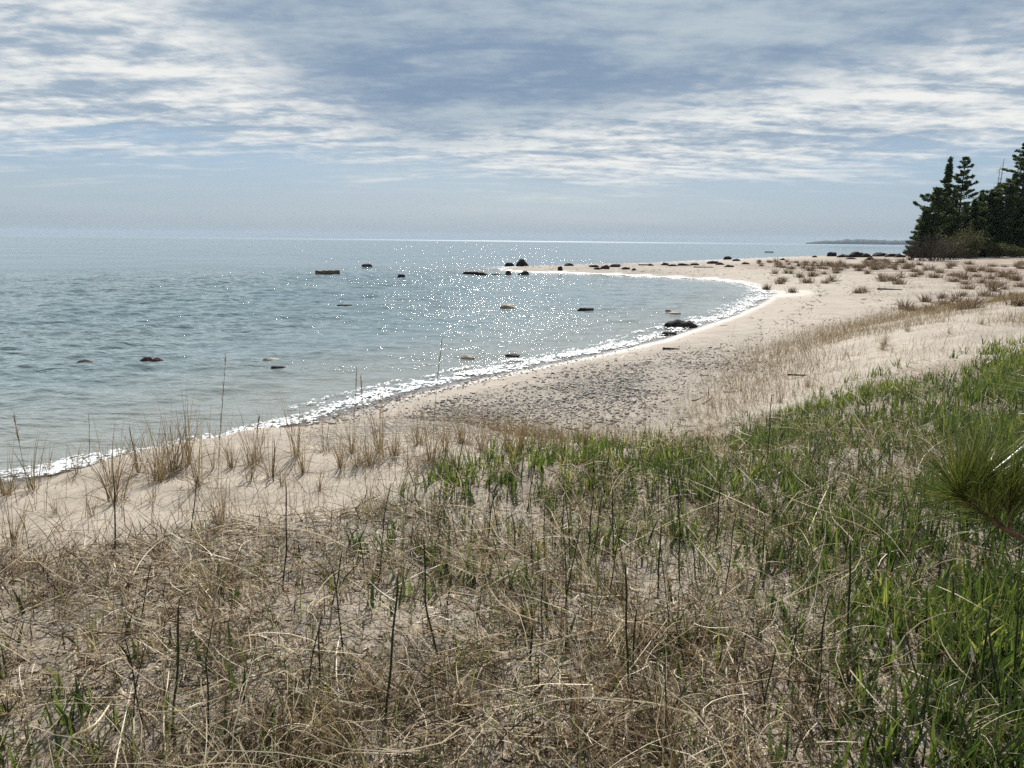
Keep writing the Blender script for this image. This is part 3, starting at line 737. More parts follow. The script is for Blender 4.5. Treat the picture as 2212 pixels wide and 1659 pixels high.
# ------------------------------------------------------------------ beach-grass tufts on the crest
def tuft_mesh(seed, nb, h, spread, wid, mat, name):
    global rng
    keep = rng; rng = np.random.default_rng(seed)
    a = rng.random(nb)*6.28; rr = np.abs(rng.normal(0, spread, nb))
    base = np.stack([rr*np.cos(a), rr*np.sin(a), np.full(nb,-.02)], 1)
    phi = a + rng.normal(0,.7,nb)
    V, Q, T = ribbons(base, phi, h*rng.uniform(.35,1.1,nb), np.abs(rng.normal(.12,.13,nb)), np.abs(rng.normal(.35,.35,nb)), wid*rng.uniform(.6,1.4,nb), 6, rng.normal(0,.7,nb), rng.normal(0,.2,nb), np.clip(rng.beta(1.5,1.6,nb),0,1))
    m2 = nb//2      # fallen dead leaves round the foot
    a = rng.random(m2)*6.28
    b2 = np.stack([.04*np.cos(a), .04*np.sin(a), np.full(m2,.01)], 1)
    V2, Q2, T2 = ribbons(b2, a, h*rng.uniform(.25,.7,m2), rng.normal(.9,.3,m2), rng.normal(.9,.3,m2), wid*rng.uniform(.6,1.2,m2), 6, rng.normal(0,.7,m2), rng.normal(0,.6,m2), np.clip(rng.beta(1.6,1.4,m2),0,.85))
    V2[:,2] = np.maximum(V2[:,2], .006)
    o = mesh(name, np.vstack([V,V2]), np.vstack([Q,Q2+len(V)]), mat, {'tone': np.concatenate([T,T2])})
    rng = keep
    me = o.data; bpy.data.objects.remove(o); return me
TM = [tuft_mesh(100+i, nb, h, sp, .0055, M['beachgrass'], 'beach_grass_tuft') for i, (nb,h,sp) in enumerate([(26,.56,.03),(40,.60,.045),(18,.50,.022),(52,.52,.07),(22,.70,.03),(14,.44,.02)])]
tuft_px = [(12,1070,1.0),(72,1058,1.1),(28,1180,.9),(105,1020,.8),(165,1025,.9),(245,1085,1.1),(300,1020,.9),(240,1045,1.1),(345,1040,.9),(372,1015,1.1),(410,1000,1.0),(460,1015,.9),(430,1050,.8),(330,1085,.6),
           (500,1010,.8),(550,1000,.9),(585,1030,.9),(610,1050,.7),(640,985,1.0),(655,1020,.8),(700,975,.9),(735,1010,.8),(760,980,.9),(800,1005,.7),(820,975,.9),(850,985,.8),(905,960,.7),(930,1000,.9),
           (690,1060,.6),(880,1010,.6),(960,975,.8),(1000,960,.8),(1040,975,.7),(1095,975,.8),(1120,985,1.0),(1105,1000,.8),(1165,970,.7),(1210,975,.6),(1260,968,.6),(200,1115,.5),(120,1110,.5),(480,1130,.8),(1330,955,.6),
           (770,1005,.7),(540,1040,.6),(1610,870,.6),(1685,870,.6),(1910,745,.9),(1905,755,.7),(1800,800,.5),(1745,835,.5),(1960,715,.7),(2050,720,.6),(2120,700,.6),(2180,690,.7),(1540,880,.5)]
pts = ground_hit([a for a,_,_ in tuft_px], [b for _,b,_ in tuft_px])
for i, ((px, py, s), p) in enumerate(zip(tuft_px, pts)):
    if np.isnan(p[0]): continue
    o = link('beach_grass_tuft', TM[(i*5+int(px))%6]); o.location = p; k = s*random.uniform(.85,1.1); o.scale = (k,k,k*random.uniform(.9,1.1)); o.rotation_euler = (random.uniform(-.06,.06),random.uniform(-.06,.06),random.random()*6.28)
    if (px,py) == (72,1058): tag(o, 'flaring tuft of dry beach grass standing against the water at far left', 'grass tuft')
    elif (px,py) == (28,1180): tag(o, 'tuft of beach grass with green base on bare sand, lowest at far left', 'grass tuft')
    elif (px,py) == (245,1085): tag(o, 'tall ragged beach grass tuft on the sand lip beside a thick dark stem', 'grass tuft')
    elif (px,py) == (1910,745): tag(o, 'upright greenish tuft rising alone from brown grass at the head of the sand slope', 'grass tuft')
    elif px > 1500: tag(o, 'small tuft of brown beach grass on the sand slope above the green grass', 'grass tuft', 'tufts on the sand slope')
    elif px > 900: tag(o, 'brown beach grass tuft on the dune crest before the gravel beach', 'grass tuft', 'tufts before the gravel')
    else: tag(o, 'brown beach grass tuft on the sandy dune crest with the water behind', 'grass tuft', 'tufts on the dune crest')

# scrubby brown tufts on the far beach
BM = [tuft_mesh(200+i, nb, h, sp, .010, M['browntuft'], 'scrub_tuft') for i, (nb,h,sp) in enumerate([(110,.45,.08),(150,.40,.11),(80,.5,.06),(170,.36,.12)])]
scrub_px = [(1760,570),(1790,572),(1815,573),(1840,575),(1870,574),(1905,577),(1930,579),(1955,581),(1890,583),(1975,587),(2000,584),(1985,594),(2030,590),(2055,596),(2085,604),(2060,609),(2075,600),(2110,598),(2140,603),(2165,598),(2195,606),(2185,592),
            (1700,566),(1720,568),(1740,573),(1665,568),(1640,570),(1855,585),(1830,580),(2020,600),(2120,612),(2150,616),(2000,652),(1970,672),(1955,668),(2040,660),(2065,652),(2090,668),(2110,660),(2010,672),(2035,645),(2130,640),(2160,650),(2190,640),(2200,660),(2080,640),(1945,600),
            (1680,572),(1770,580),(1810,584),(2170,625),(2205,620),(2095,585),(2140,588),(2050,580),(2205,580)]
pts = ground_hit([a for a,_ in scrub_px], [b for _,b in scrub_px])
lr_ = random.Random(77)
extra = [(lr_.uniform(1640,2240), lr_.triangular(565,640,580)) for _ in range(60)] + [(lr_.uniform(1660,1960), lr_.uniform(566,582)) for _ in range(40)]
scrub_px += extra; pts = np.vstack([pts, ground_hit([a for a,_ in extra], [b for _,b in extra])])
for i, ((px, py), p) in enumerate(zip(scrub_px, pts)):
    if np.isnan(p[0]): continue
    o = link('scrub_tuft', BM[(i*7)%4]); dist = float(np.linalg.norm(p-CAM)); k = random.uniform(.7,1.2)*(1.0+.012*min(dist,70)); o.location = p; o.scale = (k*1.5,k*1.5,k*.8); o.rotation_euler = (0,0,random.random()*6.28)
    if (px,py) == (2085,604): tag(o, 'rounded reddish brown scrub mound standing out on the pale far beach', 'scrub tuft')
    elif py > 630: tag(o, 'dark brown scrub tuft on the upper beach behind the brown grass slope', 'scrub tuft', 'scrub tufts behind the slope')
    else: tag(o, 'low reddish brown scrub tuft on the far beach before the trees', 'scrub tuft', 'scrub tufts on the far beach')

# ------------------------------------------------------------------ horsetail stems
def stem(pxs, label, group=None, rad=.0042, tip=False, name='horsetail_stem', lean_d=0.):
    """pxs: base first, then points up the stem; the stem stands at the base's distance"""
    b = hit(*pxs[0]); d0 = b - CAM; fwd = np.array([d0[0], d0[1], 0]); dep = np.linalg.norm(fwd); fwd /= dep
    path = [b]
    for q in pxs[1:]:
        d = ray(*q); t = (dep + lean_d)/float(d[:2] @ fwd[:2]); path.append(CAM + d*t)
    path = np.array(path); path[0,2] -= .02
    seg = np.concatenate([[0], np.cumsum(np.linalg.norm(np.diff(path, axis=0), axis=1))]); L = seg[-1]
    m = max(8, int(L/.0275)+1); u = np.linspace(0, L, m)
    c = np.stack([np.interp(u, seg, path[:,j]) for j in range(3)], 1)
    for _ in range(3): c[1:-1] = (c[:-2]+2*c[1:-1]+c[2:])/4
    c[:,0] += .002*np.sin(u*23+b[0]*9); c[:,1] += .002*np.cos(u*19+b[0]*5)
    r = .82*rad*(1-.35*u/L)*(1+.14*(np.arange(m)%2)); r[-1] *= .45
    acc = Acc(); V, Qd = tube(c - b, r, 7); acc.add(V, Qd)
    o = acc.build(name, M['horsetail']); o.location = b
    tag(o, label, 'horsetail', group)
    if tip:
        a2 = Acc(); k = max(2, m//4); V, Qd = tube(c[-k:]-b, r[-k:]*1.25, 7); a2.add(V, Qd); t = a2.build('pale_tip', M['pale_tip'], o)
    return o
GH = 'dark horsetail stems in the grass'
S = stem
S([(832,1565),(840,1480),(852,1340),(860,1243)], 'thick dark horsetail stem leaning slightly right, tallest in the centre foreground straw', rad=.0058)
S([(955,1442),(938,1390),(920,1310),(917,1235),(917,1160)], 'dark horsetail stem with a knee bend, right of the thick centre stem', rad=.0050)
S([(610,1275),(618,1200),(619,1120),(617,1038)], 'tall dark horsetail stem crossing the bare sand behind the straw', rad=.0050)
S([(370,1592),(380,1480),(386,1395),(385,1308)], 'thick dark horsetail stem alone in straw at lower left', rad=.0058)
S([(247,1200),(249,1120),(245,1018)], 'thick blackish stem at the left edge of the bare sand', rad=.0055)
S([(714,1312),(728,1260),(740,1190)], 'short dark horsetail stem leaning right, left of the knee-bent stem', rad=.0045)
S([(410,1172),(418,1100),(427,1030)], 'dark stem leaning right in front of the bare sand hollow', rad=.0045)
S([(438,1465),(452,1390),(460,1330)], 'thin dark horsetail leaning right beside the lower left thick stem', rad=.0034)
S([(1657,1010),(1662,930),(1666,853)], 'tall dark horsetail rising above the green grass against pale sand', rad=.0062)
S([(1467,1256),(1468,1150),(1466,1048)], 'straight tall dark horsetail in the middle of the green grass', rad=.0050)
S([(1420,1285),(1424,1210),(1428,1128)], 'dark horsetail just left of the straight tall one in green grass', rad=.0055)
S([(1270,1222),(1274,1140),(1283,1060)], 'blue green horsetail of a close pair, left one', rad=.0048)
S([(1272,1222),(1290,1150),(1301,1062)], 'blue green horsetail of a close pair, right one leaning right', rad=.0044)
S([(1358,1500),(1354,1380),(1351,1215)], 'tall dark horsetail of the foreground pair, left and taller one', rad=.0058)
S([(1366,1480),(1367,1400),(1376,1318)], 'dark horsetail of the foreground pair, right and shorter one', rad=.0055)
S([(1831,1422),(1834,1300),(1838,1168)], 'thick dark horsetail standing alone right of the centre, nearest the lens glow', rad=.0062)
S([(1545,1190),(1552,1110),(1556,1038)], 'dark horsetail leaning right inside the densest green grass', rad=.0050)
S([(1175,1185),(1176,1130),(1176,1085)], 'short dark horsetail at the left edge of the green grass', rad=.0048)
S([(1436,1592),(1438,1500),(1438,1418)], 'reddish brown thin stem at the bottom, right of the foreground pair', rad=.0036)
S([(2128,1580),(2110,1480),(2098,1395)], 'dark horsetail with a bleached white tip at lower right', rad=.0058, tip=True)
S([(2175,1600),(2150,1450),(2128,1320)], 'dark horsetail leaning left behind the white-tipped stem', rad=.0058)
S([(2112,1560),(2122,1440),(2140,1310)], 'dark horsetail leaning right that crosses the white-tipped stem', rad=.0058)
S([(2185,1530),(2194,1420),(2200,1290)], 'tall dark stem at the right edge under the pine branch', rad=.0052)
S([(1995,1500),(1972,1430),(1955,1370)], 'thin dark horsetail leaning left, lower right of centre', rad=.0042)
S([(1940,1320),(1965,1270),(1990,1210)], 'thin dark horsetail leaning strongly right below the pine branch', rad=.0038)
S([(192,1000),(193,950),(192,893)], 'dark stem at the left against the water', rad=.0052)
S([(296,1005),(287,965),(280,920)], 'dark stem leaning left against the water, right of the upright one', rad=.0050)
S([(590,1040),(592,1000),(593,948)], 'dark stem on the crest before the white wash', rad=.0052)
S([(965,1310),(972,1270),(975,1238)], 'short dark shoot between the knee-bent stem and green grass', rad=.0045)
S([(1142,1430),(1147,1395),(1152,1350)], 'short thick dark shoot at the bottom centre with green sheath', rad=.0062)
S([(1565,1290),(1580,1180),(1590,1100)], 'thin curved dark stem right of the straight tall horsetail', rad=.0038)
S([(1640,1260),(1650,1180),(1652,1120)], 'thin dark stem in green grass before the pale dry stalk', rad=.0036)
# further ones that nothing in the view tells apart
cnt = 0
while cnt < 70:
    px = random.uniform(150, 2230); py = random.uniform(900, 1640)
    if py < mat_edge(px)+15: continue
    g = float(green_frac(np.array([px]), np.array([py]))[0])
    if random.random() > .12 + .9*g: continue
    H = random.uniform(.13,.42); p = hit(px, py)
    if np.isnan(p[0]): continue
    hpx = H*F/np.linalg.norm(p-CAM); ln = random.uniform(-.2,.2)
    o = stem([(px,py),(px+ln*hpx*.4,py-hpx*.5),(px+ln*hpx,py-hpx)], 'thin dark horsetail shoot among the green and dead grass', GH, rad=random.uniform(.0026,.0046))
    cnt += 1

# ------------------------------------------------------------------ tall seed-head stalks
def seed_stalk(pxs, head_len, label, rad=.0022):
    b = hit(*pxs[0]); d0 = b - CAM; fwd = np.array([d0[0], d0[1]]); dep = np.linalg.norm(fwd); fwd /= dep
    path = [b]
    for q in pxs[1:]:
        d = ray(*q); path.append(CAM + d*(dep/float(d[:2] @ fwd)))
    path = np.array(path); path[0,2] -= .02
    u = np.linspace(0, 1, 16); c = np.stack([np.interp(u, np.linspace(0,1,len(path)), path[:,j]) for j in range(3)], 1)
    for _ in range(3): c[1:-1] = (c[:-2]+2*c[1:-1]+c[2:])/4
    root = empty('seed_stalk', b); tag(root, label, 'grass stalk', 'tall seed stalks before the water')
    acc = Acc(); V, Qd = tube(c-b, rad*(1-.5*u), 5); acc.add(V, Qd, .55); acc.build('stem', M['beachgrass'], root)
    if head_len:
        n = 90; t = 1 - head_len*rng.random(n); bs = np.stack([np.interp(t, u, c[:,j]) for j in range(3)], 1) - b
        V, Qd, T = ribbons(bs, rng.random(n)*6.28, rng.uniform(.02,.05,n), np.abs(rng.normal(.22,.12,n)), rng.normal(0,.2,n), rng.uniform(.0025,.004,n), 2, tone=rng.uniform(.2,.7,n))
        a2 = Acc(); a2.add(V, Qd, T); a2.build('seed_head', M['beachgrass'], root)
    return root
seed_stalk([(936,925),(942,850),(955,732)], .38, 'tallest pale seed stalk rising high over the water, leaning right', .003)
seed_stalk([(764,955),(766,900),(771,793)], .5, 'brown seed stalk before the water, left of a close pair')
seed_stalk([(790,950),(786,900),(779,815)], .4, 'brown seed stalk before the water, right and shorter of a close pair')
seed_stalk([(470,1050),(474,960),(488,770)], .5, 'thin tall seed stalk at left rising over the water')
seed_stalk([(1556,830),(1575,750),(1590,690)], 0, 'thin bare stalk leaning right over the beach right of the gravel')
seed_stalk([(1508,800),(1502,790),(1505,770)], 0, 'small dry stalk at the right end of the gravel')
seed_stalk([(540,1010),(552,960),(560,905)], .3, 'short seed stalk among crest tufts before the white wash')
seed_stalk([(62,1060),(50,1000),(30,900)], .3, 'thin seed stalk leaning left at the far left edge')

# pale dry stalks lying and leaning in the foreground (each one plain to see)
def dry_stalk(pxs, hs, label, rad=.0028, bright=.95):
    pts = []
    for (q, h) in zip(pxs, hs):
        p = hit(*q); k = h/max(.2, (CAM[2]-p[2])); p = p + (CAM-p)*k; pts.append(p)
    pts = np.array(pts); b = pts[0].copy()
    u = np.linspace(0,1,14); c = np.stack([np.interp(u, np.linspace(0,1,len(pts)), pts[:,j]) for j in range(3)],1)
    for _ in range(2): c[1:-1] = (c[:-2]+2*c[1:-1]+c[2:])/4
    acc = Acc(); V, Qd = tube(c-b, rad*(1-.4*u), 5); acc.add(V, Qd, bright)
    o = acc.build('dry_stalk', M['straw']); o.location = b; return tag(o, label, 'dry stalk')
dry_stalk([(0,1340),(170,1270),(420,1240)], (.02,.06,.03), 'long pale dry stalk lying across the straw at the left edge')
dry_stalk([(20,1420),(300,1330),(560,1210)], (.02,.05,.03), 'long pale dry stalk sloping up right through the lower left straw')
dry_stalk([(400,1500),(660,1400),(860,1290)], (.02,.06,.05), 'long dry stalk rising right through the middle of the straw')
dry_stalk([(740,1240),(900,1360),(960,1445)], (.04,.05,.02), 'dry stalk slanting down right left of the knee-bent stem', .0024)
dry_stalk([(395,1215),(470,1310),(540,1395)], (.04,.05,.02), 'dry stalk slanting down right in the left straw', .0024)
dry_stalk([(1060,1420),(1250,1370),(1500,1300)], (.03,.05,.06), 'long tan stalk lying almost level across the foreground pair')
dry_stalk([(1230,1655),(1320,1500),(1440,1340)], (.02,.07,.10), 'pale stalk slanting up right across the bottom centre')
dry_stalk([(1355,1600),(1350,1540),(1440,1520)], (.02,.05,.05), 'bright bent stub of pale straw at the bottom centre', .004, 1.0)
dry_stalk([(1620,1650),(1605,1480),(1570,1400)], (.02,.06,.05), 'pale upright dry stalk at the bottom right of centre', .0034)
dry_stalk([(1555,1120),(1800,1040),(2010,1015)], (.06,.12,.14), 'long pale stalk arching over the green grass towards the pine branch')
dry_stalk([(1330,1190),(1500,1100),(1655,1050)], (.06,.12,.10), 'tan stalk arching through the middle of the green grass')
dry_stalk([(1905,1310),(2010,1350),(2060,1420)], (.05,.06,.02), 'pale stalk slanting down right at lower right', .0026)
dry_stalk([(2172,1015),(2150,935),(2130,880)], (.04,.06,.06), 'pale stalk in deep green grass above the pine branch', .0028, .85)
dry_stalk([(1740,1165),(1765,1105),(1790,1050)], (.02,.08,.12), 'short thick pale stalk in a gap of the green grass', .005, 1.0)
dry_stalk([(1900,1345),(1875,1290),(1862,1225)], (.02,.05,.08), 'pale stalk leaning left near the thick lone horsetail', .003)
dry_stalk([(130,1655),(150,1590),(205,1570),(235,1525)], (.02,.05,.09,.05), 'curled white dead leaf at the bottom left corner', .006, 1.0)
dry_stalk([(360,1655),(352,1560),(365,1450)], (.01,.06,.10), 'pair of bleached stalks beside the lower left thick stem', .0036, 1.0)
dry_stalk([(290,1600),(288,1540),(300,1480)], (.01,.05,.08), 'bleached short stalk left of the lower left thick stem', .0036, 1.0)
dry_stalk([(910,1655),(925,1570),(890,1480)], (.01,.05,.06), 'pale bent stalk at the bottom, below the thick centre stem', .003)
dry_stalk([(0,1545),(140,1510),(270,1505)], (.02,.06,.05), 'level tan stalk near the bottom left corner')

# ------------------------------------------------------------------ young pine at the right edge
def young_pine():
    dep = 1.62
    def P(px, py, dd=0.): 
        d = ray(px, py); return CAM + d*((dep+dd)/d[1])
    tip0 = P(2068,1068); br = [P(2620,1235,.1), P(2420,1215,.05), P(2212,1168), P(2150,1130), P(2095,1088), tip0]
    foot = np.array([br[0][0]+.02, br[0][1]+.03, 0]); foot[2] = float(tz(foot[0], foot[1]))
    root = empty('young_pine', foot)
    tag(root, 'young pine at the right edge reaching a long-needled branch over the green grass', 'pine tree')
    top = foot + np.array([.05,.04,1.75])
    t = np.linspace(0,1,14)[:,None]; tr = foot + (top-foot)*t; tr[:,2] -= .03*(t[:,0]==0)
    acc = Acc(); V, Q = tube(tr-foot, .024*(1-.75*t[:,0])+.004, 9); acc.add(V, Q); acc.build('trunk', M['pinebark'], root)
    def branch(path, r0, shoots, seed, side=None):
        path = np.array(path); seg = np.linspace(0,1,len(path)); u = np.linspace(0,1,26)
        c = np.stack([np.interp(u, seg, path[:,j]) for j in range(3)],1)
        for _ in range(4): c[1:-1] = (c[:-2]+2*c[1:-1]+c[2:])/4
        rr = r0*(1-.55*u)*(1+.12*np.sin(u*170)); rr[-1] = r0*.5
        a = Acc(); V, Q = tube(c-foot, rr, 7); a.add(V, Q)
        nd = Acc(); lr = np.random.default_rng(seed)
        twigs = [(c, .50)] 
        for sh in shoots:
            s = np.array(sh); us = np.linspace(0,1,12); sc = np.stack([np.interp(us, np.linspace(0,1,len(s)), s[:,j]) for j in range(3)],1)
            V, Q = tube(sc-foot, r0*.62*(1-.4*us), 6); a.add(V, Q); twigs.append((sc, .35))
        bo = a.build('branch', M['pinebark'], root)
        for tw, start in twigs:
            n = 520 if tw is c else 330
            tt = start + (1-start)*lr.random(n)**.7
            idx = tt*(len(tw)-1); i0 = np.minimum(idx.astype(int), len(tw)-2); fr = (idx-i0)[:,None]
            bs = tw[i0]*(1-fr)+tw[i0+1]*fr; tn = tw[i0+1]-tw[i0]; tn /= np.linalg.norm(tn,axis=1,keepdims=True)
            rd = lr.normal(0,1,(n,3)); rd -= (rd*tn).sum(1,keepdims=True)*tn; rd /= np.linalg.norm(rd,axis=1,keepdims=True)
            fan = (.30+.75*(1-tt))[:,None] + .25*np.abs(lr.normal(0,1,(n,1)))
            fas = lr.normal(0,1,(n//3+1,3))[np.arange(n)//3]; bs = bs[(np.arange(n)//3)*3]; tn = tn[(np.arange(n)//3)*3]; fas -= (fas*tn).sum(1,keepdims=True)*tn; fas /= np.linalg.norm(fas,axis=1,keepdims=True)
            dv = tn*.8 + fas*fan[(np.arange(n)//3)*3]*1.15 + np.array([.5,0,.62])*lr.random(n//3+1)[np.arange(n)//3][:,None]*1.3 + lr.normal(0,.07,(n,3)); dv /= np.linalg.norm(dv,axis=1,keepdims=True)
            th = np.arccos(np.clip(dv[:,2],-1,1)); ph = np.arctan2(dv[:,1],dv[:,0])
            V, Q, T = ribbons(bs-foot, ph, lr.uniform(.12,.185,n), th, lr.normal(.2,.22,n), lr.uniform(.0012,.0018,n), 5, lr.normal(0,1.2,n), lr.normal(0,.15,n), np.clip(lr.beta(1.5,1.8,n),0,1), taper=6)
            nd.add(V, Q, T)
        nd.build('needles', M['needle'], bo)
        for tw, start in twigs:
            e = tw[-1]; d_ = tw[-1]-tw[-2]; d_ = d_/np.linalg.norm(d_); ub = np.linspace(0,1,6)[:,None]
            ab = Acc(); V, Q = tube(e-foot+d_*(ub*.022-.004), .0045*np.sin(np.clip(ub[:,0]*2.6+.5,0,3.1))+.0008, 7); ab.add(V, Q); ab.build('bud', M['pinebark'], bo)
    b1 = P(2110,1100); b2 = P(2185,1150)
    branch(br, .0075, [[P(2100,1092), P(2112,1060,.02), P(2116,1035,.04)], [P(2182,1150), P(2180,1110,.0), P(2184,1068,.0)], [P(2230,1175), P(2260,1120,.05), P(2275,1070,.08)]], 1)
    # others out of the frame
    for k, (h, a, l) in enumerate([(.75,.3,.5),(1.1,2.2,.4),(1.45,1.2,.35),(1.5,-.6,.35),(1.2,-1.3,.45),(.6,-1.0,.5)]):
        o = foot + (top-foot)*(h/1.75); d = np.array([math.cos(a), math.sin(a), .35])
        branch([o, o+d*l*.5, o+d*l+np.array([0,0,.08])], .006, [], 10+k)
    tw = np.stack([np.linspace(top[j]-(.25 if j==2 else 0), top[j]+(.12 if j==2 else 0), 10) for j in range(3)],1)
    branch(tw, .006, [], 30)
young_pine()

# ------------------------------------------------------------------ trees
def conifer(px, py, toppx, label, kind='spruce', wid=.30, dens=1.0, seed=0, group='conifers at the end of the beach', start=.06, far=0., lean=0., oneside=0., name='conifer_tree'):
    p = hit(px, py)
    if np.isnan(p[0]): return
    if far:
        k = (np.linalg.norm(p[:2])+far)/np.linalg.norm(p[:2]); p = np.array([p[0]*k, p[1]*k, 0]); p[2] = float(tz(p[0], p[1]))
    dist = math.hypot(p[0], p[1]); d = ray(px, toppx); H = CAM[2] + d[2]*dist/math.hypot(d[0], d[1]) - p[2]
    lr = np.random.default_rng(seed+7)
    root = empty(name, p); tag(root, label, 'tree', group)
    tr = Acc(); u = np.linspace(0,1,14)
    tp_ = np.stack([lean*H*u**1.5 + .008*H*np.sin(u*5+seed), .008*H*np.cos(u*4+seed), u*H-.1], 1)
    V, Q = tube(tp_, H*.013*(1-u)**.8+.03, 7); tr.add(V, Q)
    cr = Acc(); W = wid*H*.5
    sp = kind == 'spruce'
    z = start*H; i = 0
    while z < H*.99:
        f = z/H
        if sp: prof = min(1, (1-f)**1.0*1.08+.02)*(.8+.2*math.sin(i*1.7+seed)); step = .030*H*(1.2-.6*f)
        else: prof = (min(1, .55+1.2*f) * (1-f**3.0)**.9)*(.62+.38*math.sin(i*2.4+seed*1.3))+.10; step = .050*H*(1.2-.5*f)
        nb = (6 if sp else 5) + int(lr.integers(0,3))
        for b in range(nb):
            a = 6.283*b/nb + i*1.1 + lr.normal(0,.3)
            L = W*prof*(lr.uniform(.6,1.2) if sp else lr.uniform(.45,1.25))
            if oneside: L *= 1 - .75*max(0, math.cos(a))*oneside
            if L < .15 or lr.random() > dens: continue
            dr = np.array([math.cos(a), math.sin(a), 0])
            m = 7; s = np.linspace(0,1,m)[:,None]
            rise = (-.28 if sp else lr.uniform(-.05,.35))
            c0 = np.array([np.interp(z, tp_[:,2], tp_[:,0]), np.interp(z, tp_[:,2], tp_[:,1]), z])
            path = c0 + dr*L*s + np.array([0,0,1.])*(rise*L*s + (.26 if sp else .12)*L*s**2.5)
            V, Q = tube(path, .012*L*(1-.8*s[:,0])+.015, 4, cap=False); tr.add(V, Q)
            n = int(12 + 17*L)
            t = .10+.95*lr.random(n)**(.75 if sp else .45); k0 = np.clip(t*(m-1),0,m-1.001); ii = k0.astype(int); fr = (k0-ii)[:,None]
            c = path[ii]*(1-fr)+path[ii+1]*fr
            spread = (.12+.30*L*(1.05-t)*(1 if sp else .8))[:,None]
            c = c + np.cross(dr, [0,0,1.])*lr.normal(0,.7,(n,1))*spread + np.array([0,0,1.])*lr.normal(-.05 if sp else .08,.09,(n,1))
            hue = lr.normal(0,.10)
            for rp in range(3):
                sz = lr.uniform(.10,.30,n)
                ax = dr[None,:]*lr.uniform(.3,1.2,(n,1)) + lr.normal(0,.5,(n,3))*np.array([1,1,.5])
                if not sp: ax[:,2] += .35
                ax /= np.linalg.norm(ax,axis=1,keepdims=True)
                up = lr.normal(0,1,(n,3)); sd = np.cross(ax, up); sd /= np.linalg.norm(sd,axis=1,keepdims=True)+1e-9
                cc = c + lr.normal(0,.10,(n,3))*np.array([1,1,.6])
                V = np.stack([cc-ax*sz[:,None]*.9, cc+sd*sz[:,None]*.36, cc+ax*sz[:,None]*1.1, cc-sd*sz[:,None]*.36], 1).reshape(-1,3)
                cr.add(V, np.arange(n*4).reshape(-1,4), np.repeat(np.clip(lr.beta(1.5,2.2,n)+hue,0,1),4))
        z += step*lr.uniform(.7,1.3); i += 1
    tr.build('trunk', M['bark'], root); cr.build('crown', M['conifer'], root, smooth=False)
    return root
T = conifer
T(2031,556,336,'slender spruce with a thin sparse spire, tallest at the left edge of the wood','spruce',0.36,.80,1,start=.25,oneside=.5)
T(2062,556,342,'pine with tufted whorled top right beside the slender spire','pine',0.42,.85,2,start=.2)
T(2008,557,408,'layered flat-topped conifer at the left front of the wood','pine',0.62,.95,3,start=.05)
T(1990,557,446,'dense spruce at the outermost left of the wood with low sweeping branches','spruce',0.66,1,4,start=.03)
T(2092,555,425,'spruce with a brownish tip between the tufted pine and the snags','spruce',0.46,1,5)
T(2130,553,408,'broad pine left of the dead snags','pine',0.62,1,6,start=.08)
T(2160,553,395,'broad dark pine right behind the dead snags','pine',0.6,1,7)
T(2190,552,312,'tallest pine at the right edge with bunched top','pine',.46,1,38,start=.1)
T(2222,552,300,'tall pine cut by the right edge of the view','pine',0.52,1,9)
T(2050,557,470,'short dense spruce in front of the tufted pine','spruce',0.8,1,10)
T(2112,555,470,'short dense spruce below the broad left pine','spruce',0.8,1,11)
T(2150,553,470,'short dense spruce below the dead snags','spruce',0.85,1,12)
T(2185,552,455,'short dense spruce under the tallest pine','spruce',0.85,1,13)
T(2075,555,440,'spruce filling the middle of the wood','spruce',0.6,1,14,far=5)
T(2030,556,450,'spruce tucked behind the low sweeping one','spruce',0.62,1,15,far=4)
T(2205,551,420,'spruce at the right edge behind the tallest pine','spruce',0.6,1,16,far=6)
T(2125,552,430,'spruce in the shade at the back of the wood','spruce',0.66,1,17,far=9)
T(2104,554,436,'bushy spruce closing the gap between the brown-tipped spruce and broad pine','spruce',.66,1,21,far=3)
T(2080,556,462,'mid-height spruce before the brown-tipped one','spruce',.75,1,22)
T(2048,555,402,'spruce spire between the slender spire and the tufted pine','spruce',.40,1,23,far=6)
T(2018,556,430,'ragged spruce just left of the slender spire','spruce',.50,1,24,far=2)
T(2106,553,408,'pointed spruce right of the brown-tipped spruce','spruce',.48,1,25,far=8)
T(2172,552,372,'spruce spire between the snags and the tallest pine','spruce',.42,1,26,far=8)
T(2140,552,392,'spruce standing behind both dead snags','spruce',.55,1,27,far=12)
T(2200,552,380,'dense spruce filling the right edge','spruce',.6,1,28,far=10)
T(2260,552,330,'pine beyond the right edge of the wood','pine',0.55,1,18)
T(2310,552,340,'dark pine further along the wood to the right','pine',0.55,1,19)
T(2370,552,310,'tall pine furthest along the wood to the right','pine',0.55,1,20)
